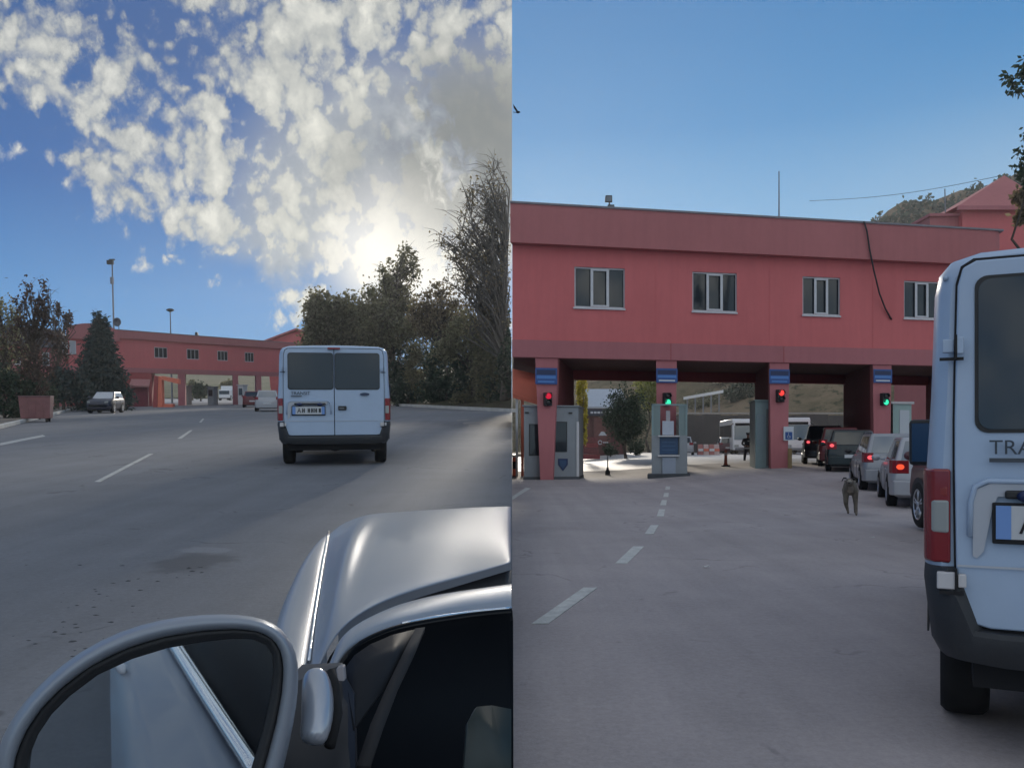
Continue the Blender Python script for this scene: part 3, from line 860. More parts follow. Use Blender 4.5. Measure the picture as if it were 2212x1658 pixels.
# wheelchair sign on the third pier
d = -.05
u0, u1 = u_at(1692, d), u_at(1713, d); z1, z0 = z_at(1700, 921, d), z_at(1700, 951, d)
q = FP((u0 + u1) / 2, d, z0)
t = thing('wheelchair_sign', 'small white sign with a blue wheelchair symbol on the third pier', 'sign', q, math.atan2(.2062, .9785))
W = u1 - u0; H = z1 - z0
mb = MB(); mb.box(-W / 2, W / 2, -.02, .03, 0, H); mb.build('board', M_SWHITE, t)
mb = MB(); mb.box(-W * .36, W * .36, -.026, -.02, H * .08, H * .62); fld = mb.build('blue_field', M_SBLUE, t)
g = MB(); ring = [(.055 * math.cos(a) - .01, -.03, H * .28 + .055 * math.sin(a)) for a in [rad(120 + 270 * i / 10) for i in range(11)]]
g.tube(ring, .008, 5); g.tube([(-.015, -.03, H * .50), (-.01, -.03, H * .33), (.045, -.03, H * .33), (.07, -.03, H * .20)], .010, 5); g.ball((-.015, -.03, H * .555), .015, 6, 5)
g.build('symbol', M_SWHITE, fld)
q = FP(u_at(1703), -.3, zgu(u_at(1703), -.3))
mb = MB(); mb.box(-.07, .07, -.05, .05, 0, .75); o = mb.build('marker_post', mat('ochre post', (.24, .17, .08), .7, vary=.2), None, bevel=.01, M=Matrix.Translation(q))
tag(o, 'low ochre marker post at the foot of the third pier', 'post')

# posts and barrier arm in the middle lane
q = onR(*RG(1312, 1026).xy)
t = thing('barrier_post', 'thin dark post with a heavy black foot in the left opening', 'post', q)
hh = (1026 - 985) * q.y / F
mb = MB(); mb.tube([(0, 0, .05), (0, 0, hh)], .025, 6); mb.build('pole', M_METAL, t)
mb = MB(); mb.loft([[(r * math.cos(a), r * math.sin(a), z) for a in [2 * math.pi * j / 10 for j in range(10)]] for r, z in ((.10, 0), (.10, .14), (.05, .24), (.045, .3))], True, True); mb.build('foot', M_BLACK, t, smooth=True)
q = onR(*RG(1567, 1024).xy)
t = thing('traffic_post', 'worn red brown waist-high post standing in the middle of the lane', 'post', q)
mb = MB(); mb.loft([[(r * math.cos(a), r * math.sin(a), z) for a in [2 * math.pi * j / 12 for j in range(12)]] for r, z in ((.11, .06), (.075, .1), (.06, .45), (.055, .68), (.02, .70))], True, True); mb.build('cone', mat('faded red post', (.34, .09, .05), .7, vary=.3, vscale=5), t, smooth=True)
mb = MB(); mb.box(-.16, .16, -.16, .16, 0, .06); mb.build('base', M_BLACK, t, bevel=.015)
mb = MB(); mb.loft([[(r * math.cos(a), r * math.sin(a), z) for a in [2 * math.pi * j / 12 for j in range(12)]] for r, z in ((.064, .46), (.062, .58))], True); mb.build('band', mat('grey band', (.35, .3, .29), .6), t, smooth=True)
q = onR(RU(1626, 1000, 46).x, 46.0)
t = thing('boom_barrier', 'pale horizontal barrier arm in front of the guard', 'barrier', q)
mb = MB(); x0 = RU(1597, 0, 46).x - q.x; zz = EYE + (HZ_R - 967.5) * 46 / F - q.z
mb.box(x0, .05, -.03, .03, zz - .035, zz + .035); mb.build('arm', M_WHITE, t)
mb = MB(); mb.box(.0, .25, -.15, .15, 0, zz + .12); mb.build('cabinet', M_BOOTH, t, bevel=.02)

# ---- beyond the gate, right-hand place
# coral kiosk at the far left with sloping roof
kx0 = .03
q = Vector((0.5, 36.5, 0))
t = thing('kiosk', 'bright coral kiosk with a sloping roof at the left end of the gate', 'kiosk', q)
def KP(px, py, y):
    p = RU(px, py, y); p.x = max(p.x, .02); return p - q
mb = MB()
a, b, c, e = KP(1105, 860, 35.2), KP(1162, 866, 35.2), KP(1162, 808, 39.5), KP(1105, 796, 39.5)
a.z = EYE + (HZ_R - 851) * 35.2 / F; b.z = EYE + (HZ_R - 866) * 35.2 / F
mb.prism([a, b, c, e], (0, 0, -.14)); mb.build('roof', M_CORAL, t)
mb = MB()
for px, w in ((1116, 5), (1128, 6)):
    p0, p1 = KP(px - w / 2, 1040, 35.6), KP(px + w / 2, 1040, 35.6)
    mb = MB(); mb.box(p0.x, p1.x, p0.y, p0.y + .12, 0, EYE + (HZ_R - 860) * 35.6 / F); mb.build('pillar', M_CORAL if px > 1120 else M_WHITE, t)
p0, p1 = KP(1105, 1040, 36), KP(1116, 1040, 36)
mb = MB(); mb.box(p0.x, p1.x, p0.y, p0.y + 1.5, 0, .75); mb.build('counter_wall', M_CORAL, t)
mb = MB(); mb.box(p0.x, p1.x + .02, p0.y - .12, p0.y + 1.5, .76, .86); mb.build('counter', M_WHITE, t)
mb = MB(); mb.box(p0.x, p1.x, p0.y - .03, p0.y, .28, .58); mb.build('hatch', M_DARK, t)

rng = np.random.default_rng(11)
def gp(px, y):
    x = (px - CX) / F * y
    return Vector((x, y, zg(x, y)))
def hz_(py, y, base):
    return EYE + (HZ_R - py) * y / F - base.z
# yellow tree, round tree, yellow green tree
b = gp(1257, 60); h = hz_(806, 60, b)
make_tree('yellow_tree', 'slender yellow autumn tree seen just right of the leftmost pier', 'tree', MR, b, h, [((0, 0, h * .72), (.34, .5, h * .30), 2200, 40), ((.1, 0, h * .42), (.22, .4, h * .22), 900, 20)], M_LEAF_YE, .16, trunk_r=.06, rng=rng, branch_n=8)
b = gp(1352, 62); h = hz_(832, 62, b)
make_tree('round_tree', 'dark round-crowned clipped tree in the left opening', 'tree', MR, b, h, [((0, 0, h * .60), (1.45, 1.3, h * .38), 9000, 90), ((.1, 0, h * .5), (1.1, 1.1, h * .25), 3500, 30)], M_LEAF_DK, .17, trunk_r=.10, rng=rng, branch_n=10)
b = gp(1402, 92); h = hz_(806, 92, b)
make_tree('yellow_green_tree', 'sunlit yellow green tree rising behind the dark round tree', 'tree', MR, b, h, [((0, 0, h * .78), (1.9, 1.5, h * .25), 4500, 50)], M_LEAF_YG, .26, trunk_r=.14, rng=rng, branch_n=8)
# shop with pale roof and dark fascia
q = gp(1300, 78)
t = thing('shop', 'low shop with a pale blue grey roof, dark fascia and maroon banner', 'building', q)
def SP(px, py, y):
    return RU(px, py, y) - q
mb = MB()
x0, x1 = SP(1268, 0, 78).x, SP(1352, 0, 78).x
zt = EYE + (HZ_R - 882) * 78 / F - q.z; zr = EYE + (HZ_R - 836) * 78 / F - q.z
mb.box(x0, x1, 0, 6, 0, zt); mb.build('wall', mat('maroon wall', (.12, .045, .045), .7, vary=.2), t)
mb = MB(); mb.prism([(x0 - .3, -.5, zt), (x1 + .2, -.5, zt), (x1 + .2, 5, zr), (x0 - .3, 5, zr)], (0, 0, .15)); mb.build('roof', mat('pale metal roof', (.42, .45, .50), .45, vary=.08), t)
mb = MB(); mb.box(x0 - .1, x1, -.45, -.3, zt - .65, zt - .05); fa = mb.build('fascia', mat('navy fascia', (.03, .035, .06), .5), t)
mb = MB()
for k in range(7):
    mb.box(x0 + .25 + k * .3, x0 + .47 + k * .3, -.47, -.45, zt - .45, zt - .28)
mb.build('lettering', M_SWHITE, fa)
bx0, bx1 = SP(1282, 0, 78).x, SP(1318, 0, 78).x
mb = MB(); mb.box(bx0, bx1, -.2, -.1, .9, zt - .75); bn = mb.build('banner', mat('maroon banner', (.16, .06, .055), .6, vary=.25, vscale=3), t)
mb = MB(); mb.tube([Vector(((bx0 + bx1) / 2 - .2 + .16 * math.cos(a), -.22, 1.15 + .16 * math.sin(a))) for a in [2 * math.pi * j / 14 for j in range(14)]], .035, 5); mb.build('ring_mark', M_SWHITE, bn)
mb = MB(); mb.prism([((bx0 + bx1) / 2 - .35, -.22, 1.75), ((bx0 + bx1) / 2 + .4, -.22, 1.75), ((bx0 + bx1) / 2 + .15, -.22, 2.1), ((bx0 + bx1) / 2 - .1, -.22, 2.1)], (0, .015, 0)); mb.build('white_mark', M_SWHITE, bn)
mb = MB()
for k in range(3):
    mb.box((bx0 + bx1) / 2 + .08 + k * .16, (bx0 + bx1) / 2 + .2 + k * .16, -.22, -.2, 1.1, 1.2)
mb.build('lettering', M_SWHITE, bn)
# red flower wall, planter fence
q = gp(1278, 66)
t = thing('display_stand', 'red and pink display stand beside the shop', 'stand', q)
for k in range(4):
    mb = MB(); w = .95 - .08 * k
    mb.box(-w / 1.3, w / 1.6, -.1 + .12 * k, .25 + .12 * k, .04 + .42 * k, .40 + .42 * k); mb.build('shelf', mat('stand red %d' % (k % 2), (.28 - .08 * (k % 2), .06, .065), .7, vary=.5, vscale=6), t)
mb = MB(); mb.tube([(-.75, .45, 0), (-.68, .45, 3.2)], .09, 8); mb.build('pole', mat('orange pole', (.50, .17, .08), .6), t)
# dark shrubs under the shop
for i, (px, y, w, hgt) in enumerate(((1318, 70, .55, 1.0), (1372, 70, .7, 1.25))):
    b = gp(px, y)
    make_tree('shrub', ('low dark shrub beside the red display stand', 'dark shrub at the right of the round tree trunk')[i], 'shrub', MR, b, hgt, [((0, 0, hgt * .5), (w, .5, hgt * .45), 1500, 20)], M_LEAF_DK, .16, trunk_r=.04, rng=rng, branch_n=4, group='dark shrubs by the shop')
# retaining wall and guard rail
q = gp(1560, 90)
t = thing('retaining_wall', 'dark grey retaining wall below the hillside', 'wall', q)
x0, x1 = SP(1440, 0, 90).x, SP(1900, 0, 90).x
x0 = RU(1440, 0, 90).x - q.x; x1 = RU(1905, 0, 90).x - q.x
zt0 = EYE + (HZ_R - 897) * 90 / F - q.z; 
n = 12
for k in range(n):
    a = x0 + (x1 - x0) * k / n; b2 = x0 + (x1 - x0) * (k + 1) / n
    mb = MB(); mb.box(a + .008, b2 - .008, 0, .5, -.2, zt0 + .05 * (k % 3)); mb.build('wall_panel', mat('dark retaining concrete', (.060, .056, .056), .9, vary=.25, vscale=.8), t)
mb = MB(); mb.box(x0, x1, -.05, .6, zt0 + .16, zt0 + .30); mb.build('coping', mat('pale coping', (.34, .32, .30), .8, vary=.2), t)
for i, (pa, pb, y) in enumerate((((1476, 863), (1562, 848), 118), ((1712, 890), (1830, 868), 118))):
    A, B = RU(*pa, y), RU(*pb, y)
    q = Vector(((A.x + B.x) / 2, y, hill_h((A.x + B.x) / 2, y)))
    t = thing('guard_rail', ('white guard rail of the road climbing the hillside in the middle opening', 'pale guard rail of the hillside road above the queue')[i], 'guard rail', q, group='guard rails on the hillside')
    mb = MB(); mb.hexa([A - q, B - q, B - q + Vector((0, .15, 0)), A - q + Vector((0, .15, 0))] + [p - q + Vector((0, 0, .38)) for p in (A, B, B + Vector((0, .15, 0)), A + Vector((0, .15, 0)))]); mb.build('rail', M_WHITE, t)
    for k in range(5):
        p = A.lerp(B, (k + .5) / 5) - q; mb = MB(); mb.box(p.x - .08, p.x + .08, .15, .28, min(-.5, p.z - 2), p.z + .3); mb.build('post', M_METAL, t)
labs = ['grey green bush on the slope left of the teal booth', 'dark bush on the slope just above the white coach', 'round dark bush beside the middle pier', 'low olive bush above the guard rail', 'small dark bush right of the red traffic light', 'sparse bush high on the dry slope']
for i, (px, py, y, w, h) in enumerate(((1520, 850, 128, 3.2, 2.6), (1598, 868, 122, 2.4, 2.6), (1625, 862, 124, 2.0, 2.4), (1560, 838, 134, 2.6, 2.4), (1795, 876, 122, 1.0, 1.0), (1480, 830, 140, 2.4, 2.2))):
    x = (px - CX) / F * y; b = Vector((x, y, hill_h(x, y) - .2))
    make_tree('bush', labs[i], 'bush', MR, b, h, [((0, 0, h * .5), (w, w * .7, h * .55), 2600, 30)], (M_LEAF_GR, M_LEAF_DK, M_LEAF_DK, M_LEAF_OL, M_LEAF_DK, M_LEAF_GR)[i], .35, trunk_r=.08, rng=rng, branch_n=4, group='bushes on the hillside')
# red and white barriers in the yard
for i, px in enumerate((1512, 1524, 1536, 1547)):
    q = gp(px, 72)
    mb = MB()
    t = thing('road_barrier', ('leftmost of the red and white barriers in the yard', 'second of the red and white barriers from the left', 'second of the red and white barriers from the dark hatchback', 'red and white barrier next to the dark hatchback')[i], 'barrier', q, group='red and white barriers')
    mb.hexa([(-.22, -.22, 0), (.22, -.22, 0), (.22, .22, 0), (-.22, .22, 0), (-.19, -.09, .85), (.19, -.09, .85), (.19, .09, .85), (-.19, .09, .85)]); mb.build('body', mat('pale red barrier', (.42, .17, .15), .6, vary=.2) if i % 2 == 0 else mat('pinkish white barrier', (.55, .42, .40), .6, vary=.2), t, bevel=.03)
    mb = MB(); mb.box(-.2, .2, -.22, -.19, .3, .5); mb.build('band', M_WHITE if i % 2 == 0 else M_CORAL, t)
# gabled pink building on the right
y = 58
q = gp(2110, y)
t = thing('gabled_building', 'pink building with a hipped pink roof rising behind the right end of the gate', 'building', q)
def GP(px, py, yy=y):
    return RU(px, py, yy) - q
zw = GP(0, 447).z; x0 = GP(2078, 0).x; x1 = GP(2330, 0).x
mb = MB(); mb.box(x0, x1, 0, 10, -.5, zw); mb.build('wall', M_PINK, t)
ap = GP(2172, 380, 61)
mb = MB()
e = [Vector((x0 - .5, -.5, zw - .05)), Vector((GP(2266, 0).x, -.5, zw - .05)), Vector((GP(2266, 0).x, 7, zw - .05)), Vector((x0 - .5, 7, zw - .05))]
mb.add(e + [Vector((ap.x, 3.2, GP(0, 379, 61.2).z))], [(0, 1, 4), (1, 2, 4), (2, 3, 4), (3, 0, 4), (3, 2, 1, 0)])
mb.build('roof', M_PINK2, t)
mb = MB(); mb.box(x0 - .55, GP(2270, 0).x, -.55, -.38, zw - .32, zw - .06); mb.build('eave', M_BAND, t)
mb = MB(); mb.box(GP(2016, 0).x, x0, .5, 6, -.5, GP(0, 464).z); mb.build('side_wing', M_PINK2, t)
mb = MB(); mb.box(GP(2012, 0).x, x0 + .02, .3, 6, GP(0, 464).z, GP(0, 458).z); mb.build('wing_coping', M_BAND, t)
mb = MB(); mb.tube([(GP(2074, 0).x, 2, zw - .4), (GP(2074, 0).x - .05, 2, GP(0, 408, 60).z)], .04, 5); mb.build('aerial', M_METAL, t)
# wire across the sky
A, B = RU(1748, 434, 47), RU(2175, 377, 38)
pts = []
for i in range(15):
    f = i / 14; p = A.lerp(B, f); p.z -= .25 * math.sin(math.pi * f); pts.append(p - A)
mb = MB(); mb.tube(pts, .011, 5); o = mb.build('overhead_wire', M_BLACK, None, M=Matrix.Translation(A)); tag(o, 'thin overhead wire rising to the right above the roof', 'wire')
# wooded skyline of the hill
rngh = np.random.default_rng(5)
P = []
for _ in range(5200):
    yy = rngh.uniform(150, 182); px = rngh.uniform(1880, 2320)
    x = (px - CX) / F * yy
    P.append((x, yy, hill_h(x, yy) + rngh.uniform(0, 2.6) * (0.6 + 0.4 * math.sin(px * .12))))
v, f = leaf_quads(P, 1.1, rngh, 1, 0, .8)
me = bpy.data.meshes.new('hill_wood'); me.from_pydata(v.tolist(), [], f.tolist()); me.materials.append(M_LEAF_DK)
o = bpy.data.objects.new('hill_wood', me); COL.objects.link(o); o['kind'] = 'stuff'
# tree at the right edge, mostly outside the view
b = Vector((15.2, 24.0, zg(15.2, 24)))
t = make_tree('edge_tree', 'tree mostly beyond the right edge, only leafy branch tips showing against the sky', 'tree', MR, b, 13.5,
          [(tuple(RU(2196, 166, 24) - b), (.24, .5, .42), 170, 12), (tuple(RU(2208, 340, 24) - b), (.16, .4, .55), 160, 8), (tuple(RU(2212, 375, 24) - b), (.14, .4, .25), 120, 5)], M_LEAF_DK, .17, trunk_r=.2, rng=rng, branch_n=1, drop=.7, top=(.4, 0, 12.6))
t2 = thing('dry_branch', 'brown withered bough hanging in front of the gabled building', 'branch', RU(2206, 450, 30))
P, _ = cluster_points((0, 0, 0), (.32, .4, .62), 800, 16, rng)
v, f = leaf_quads(P, .2, rng, 0, .5); leaf_mesh('leaves', v, f, M_LEAF_BR, t2)
mb = MB(); mb.tube([(2.6, .5, 2.2), (1.2, .2, 1.0), (.2, 0, .5), (-.1, 0, -.3)], [.07, .05, .03, .01], 6); mb.build('stem', M_BARK, t2, smooth=True)
# unclear dark tip by the left edge of the clear sky, winged form made up
q = RU(1109, 243, 22)
t = thing('silhouette', 'small dark silhouette of unclear kind in the clear blue sky, wings made up', 'silhouette', q)
s = .10
mb = MB(); mb.tube([(.06 , 0, -.005), (.10, 0, .0), (.135, 0, .005), (.16, 0, .0), (.165, 0, 0)], [.012, .03, .028, .014, .004], 6)
mb.add([(-.01, -.02, .01), (-.015, .02, .01), (.06, .0, .0)], [(0, 1, 2)]); mb.build('body', M_DARK, t, smooth=True)
mb = MB()
for sg in (-1, 1):
    mb.prism([(.07, 0, .01), (.12, 0, .01), (.06, sg * .14, .05), (-.01, sg * .30, .085), (.0, sg * .18, .04)], (0, 0, .006))
mb.build('wings', M_DARK, t)

# ================================================================== VEHICLES
M_TAIL = mat('tail light red', (0.22, 0.012, 0.018), 0.18, spec=0.6, coat=0.4)
M_TAIL_ON = mat('tail light lit', (0.3, 0.02, 0.02), 0.3, emit=(1.0, 0.10, 0.12), estr=1.3)
M_TAIL_OR = mat('orange red light lit', (0.4, 0.03, 0.01), 0.3, emit=(1.0, 0.09, 0.035), estr=1.1)
M_CLEAR = mat('clear lamp', (0.32, 0.34, 0.33), 0.2, coat=0.3)
M_CGLASS = mat('car glass', (0.012, 0.016, 0.02), 0.04, spec=0.8)
M_PLATE = mat('number plate', (0.52, 0.54, 0.56), 0.5)
M_SEAM = mat('seam black', (0.012, 0.012, 0.014), 0.8)
M_GLASSB = mat('light rear glass', (0.20, 0.22, 0.24), 0.05, spec=0.9)
def paint(name, col, rough=0.3, metal=0.0):
    return mat(name, col, rough, metal, 0.4, coat=0.25, vary=0.06, vscale=1.5)

def wheel(parent, x, y, r, w, side, rimm=M_RIM):
    """tyre with a rim of five spokes; side = -1 left, +1 right"""
    o = MB(); R = [(r * .66, -w / 2), (r * .92, -w / 2), (r * .985, -w * .38), (r, -w * .2), (r, w * .2), (r * .985, w * .38), (r * .92, w / 2), (r * .66, w / 2)]
    n = 26
    o.loft([[(x + b, y + a * math.cos(2 * math.pi * j / n), r + a * math.sin(2 * math.pi * j / n)) for a, b in R] for j in range(n)] + [[(x + b, y + a, r) for a, b in R]])
    t = o.build('wheel', M_RUBBER, parent, smooth=True)
    o = MB(); xo = x + side * w * .40
    o.loft([[(x + side * d, y + a * math.cos(2 * math.pi * j / n), r + a * math.sin(2 * math.pi * j / n)) for j in range(n)] for a, d in ((r * .67, w * .5), (r * .62, w * .48), (r * .60, w * .1), (r * .02, w * .1))], True)
    for k in range(5):
        a = 2 * math.pi * k / 5 + .3; c, s = math.cos(a), math.sin(a)
        for e in (-.16, .16):
            a2 = a + e
            c2, s2 = math.cos(a2), math.sin(a2)
            o.tube([(xo, y + r * .08 * c, r + r * .08 * s), (xo - side * w * .0, y + r * .62 * c2, r + r * .62 * s2)], [r * .055, r * .05], 5)
    o.ball((xo, y, r), (.03, r * .14, r * .14), 10, 6)
    o.build('rim', rimm, t, smooth=True)
    return t

def panel(mb, P, iu0, iu1, iv0, iv1, off, nrm):
    """inset part of a four-cornered face: P = bottom-left, bottom-right, top-right, top-left"""
    bl, br, tr, tl = [Vector(p) for p in P]
    def at(u, v):
        return bl.lerp(br, u).lerp(tl.lerp(tr, u), v) + Vector(nrm) * off
    return mb.prism([at(iu0, iv0), at(iu1, iv0), at(iu1, iv1), at(iu0, iv1)], Vector(nrm) * .004)

def make_car(name, label, loc, az, body_m, L=4.3, W=1.76, H=1.46, M=None, group=None, style='hatch', lit=(True, True),
             lit_m=None, glass=None, rear_glass=None, lz=(.80, 1.0), bumper_m=None, rimm=M_RIM, high=True, cat='car', roof_m=None):
    t = thing(name, label, cat, loc, -az, M, group)
    w = W / 2
    st = dict(hatch=dict(belt=.92, deck=.95, yr0=.10, yr1=.42, yf1=.50, yf0=.70, hood=.88),
              wagon=dict(belt=.94, deck=.96, yr0=.06, yr1=.40, yf1=.55, yf0=.74, hood=.90),
              suv=dict(belt=1.06, deck=1.08, yr0=.05, yr1=.28, yf1=.54, yf0=.72, hood=1.02),
              sedan=dict(belt=.92, deck=1.0, yr0=.55, yr1=1.15, yf1=.52, yf0=.72, hood=.86),
              mpv=dict(belt=1.02, deck=1.04, yr0=.05, yr1=.22, yf1=.68, yf0=.88, hood=.98))[style]
    zb = st['belt']; zl = .20 if style not in ('suv', 'mpv') else .26
    def ring(y, s, top, low):
        h = [(0, low), (.80 * w * s, low), (.94 * w * s, low + .07), (w * s, low + .24), (w * s * 1.0, .62 * top), (.975 * w * s, top - .12), (.93 * w * s, top - .03), (.84 * w * s, top), (0, top + .012)]
        return [(x, y, z) for x, z in h] + [(-x, y, z) for x, z in h[-2:0:-1]]
    yf0 = st['yf0'] * L
    rows = [ring(0.0, .86, st['deck'] - .03, zl + .10), ring(.05, .935, st['deck'], zl + .04), ring(.22, .99, st['deck'], zl), ring(st['yr0'] + .5, 1, zb + .01, zl),
            ring(L * .5, 1, zb, zl), ring(yf0 - .1, .995, zb - .01, zl), ring(min(yf0 + .35, L - .35), .985, st['hood'], zl), ring(L - .3, .93, st['hood'] - .07, zl), ring(L - .07, .84, st['hood'] - .17, zl + .04), ring(L, .74, st['hood'] - .28, zl + .1)]
    mb = MB(); mb.loft(rows, True, True)
    b = mb.build('body', body_m, t, auto=38, bevel=0)
    # cabin
    yr0, yr1, yf1 = st['yr0'], st['yr1'], st['yf1'] * L
    bw, tw = .90 * w, .72 * w
    B = [Vector((-bw, yr0, zb - .05)), Vector((bw, yr0, zb - .05)), Vector((bw, yf0, zb - .05)), Vector((-bw, yf0, zb - .05))]
    T = [Vector((-tw, yr1, H - .03)), Vector((tw, yr1, H - .03)), Vector((tw, yf1, H - .02)), Vector((-tw, yf1, H - .02))]
    mb = MB(); mb.hexa(B + T)
    mb.build('cabin', roof_m or body_m, t, bevel=.06, bseg=3)
    gm = glass or M_CGLASS
    fn = lambda P: ((P[1] - P[0]).cross(P[3] - P[0])).normalized()
    rear = [B[0], B[1], T[1], T[0]]; front = [B[2], B[3], T[3], T[2]]; left = [B[3], B[0], T[0], T[3]]; right = [B[1], B[2], T[2], T[1]]
    mb = MB(); panel(mb, rear, .07, .93, .14, .86, .002, fn(rear)); mb.build('rear_window', rear_glass or gm, t, bevel=0)
    mb = MB(); panel(mb, front, .05, .95, .10, .93, .002, fn(front)); mb.build('windscreen', gm, t)
    for P, rev in ((left, False), (right, True)):
        for a, c in ((.16, .52), (.55, .80), (.83, .94)):
            if rev:
                a, c = 1 - c, 1 - a
            mb = MB(); panel(mb, P, a, c, .16, .86, .002, fn(P)); mb.build('side_window', gm, t)
    # rear lamps
    z0, z1 = lz
    for k, s in enumerate((-1, 1)):
        mb = MB()
        pl = [(s * .60 * w, .0), (s * .855 * w, -.004), (s * .94 * w, .05), (s * .995 * w, .22), (s * .96 * w, .22), (s * .90 * w, .07), (s * .6 * w, .05)]
        if style in ('suv', 'mpv', 'wagon'):
            pl[0] = (s * .70 * w, 0); pl[-1] = (s * .7 * w, .05)
        mb.prism([(x, y - .012, z0) for x, y in pl], (0, 0, z1 - z0))
        lm = mb.build('tail_light', M_TAIL, t, bevel=.008)
        if lit[k]:
            mb = MB(); xc = s * .78 * w; zc = (z0 + z1) / 2
            mb.loft([[(xc + .075 * math.cos(q), -.02 + y, zc + .055 * math.sin(q)) for q in [2 * math.pi * j / 10 for j in range(10)]] for y in (-.0, .02)], True, True)
            mb.build('bulb', lit_m or M_TAIL_ON, lm)
    mb = MB(); px_ = [(-.95 * w, .35), (-1.0 * w, .2), (-.92 * w, -.02), (-.7 * w, -.06), (.7 * w, -.06), (.92 * w, -.02), (1.0 * w, .2), (.95 * w, .35)]
    mb.prism([(x, y, zl + .06) for x, y in px_], (0, 0, .30)); mb.build('bumper', bumper_m or body_m, t, bevel=.03)
    mb = MB(); mb.box(-.26, .26, -.075, -.06, .62 if style in ('suv', 'mpv') else .50, .73 if style in ('suv', 'mpv') else .61); mb.build('number_plate', M_PLATE, t)
    for s in (-1, 1):
        mb = MB(); mb.prism([(s * .55 * w, L - .05, st['hood'] - .24), (s * .82 * w, L - .13, st['hood'] - .22), (s * .84 * w, L - .13, st['hood'] - .12), (s * .58 * w, L - .06, st['hood'] - .14)], (0, .06, 0)); mb.build('headlight', M_CLEAR, t, bevel=.01)
        mb = MB(); mb.ball((s * (w + .10), yf0 - .25, zb + .06), (.10, .06, .075), 10, 6); mb.tube([(s * .9 * w, yf0 - .25, zb + .01), (s * (w + .08), yf0 - .25, zb + .04)], .02, 5); mb.build('mirror', body_m if style != 'wagon' else M_BLACK, t, smooth=True)
    if style in ('wagon', 'suv'):
        for s in (-1, 1):
            mb = MB(); mb.tube([(s * tw * .93, yr1 + .05, H - .03), (s * tw * .95, yr1 + .15, H + .02), (s * tw * .95, yf1 - .1, H + .02), (s * tw * .93, yf1, H - .03)], .014, 5); mb.build('roof_rail', M_METAL, t, smooth=True)
    # doors, arches, wheels
    r = .31 if style not in ('suv', 'mpv') else .35
    for yw in (.75, L - .85):
        for s in (-1, 1):
            mb = MB(); mb.prism([(s * (w - .004), yw + (r + .06) * math.cos(q), max(zl + .0, r + (r + .06) * math.sin(q))) for q in [rad(-25 + 230 * j / 16) for j in range(17)]], (s * .007, 0, 0)); mb.build('wheel_arch', M_BLACK, t)
            wheel(t, s * (w - .085), yw, r, .20, s, rimm)
    for s in (-1, 1):
        mb = MB()
        for yy in (L * .36, L * .60):
            mb.box(s * (w + .001) - .003, s * (w + .001) + .003, yy - .004, yy + .004, zl + .12, zb - .12)
        mb.build('door_seam', M_SEAM, t)
        for yy in (L * .33, L * .57):
            mb = MB(); mb.box(s * (w - .005) - .018, s * (w - .005) + .018, yy - .09, yy + .06, zb - .19, zb - .155); mb.build('door_handle', body_m, t, bevel=.008)
    return t

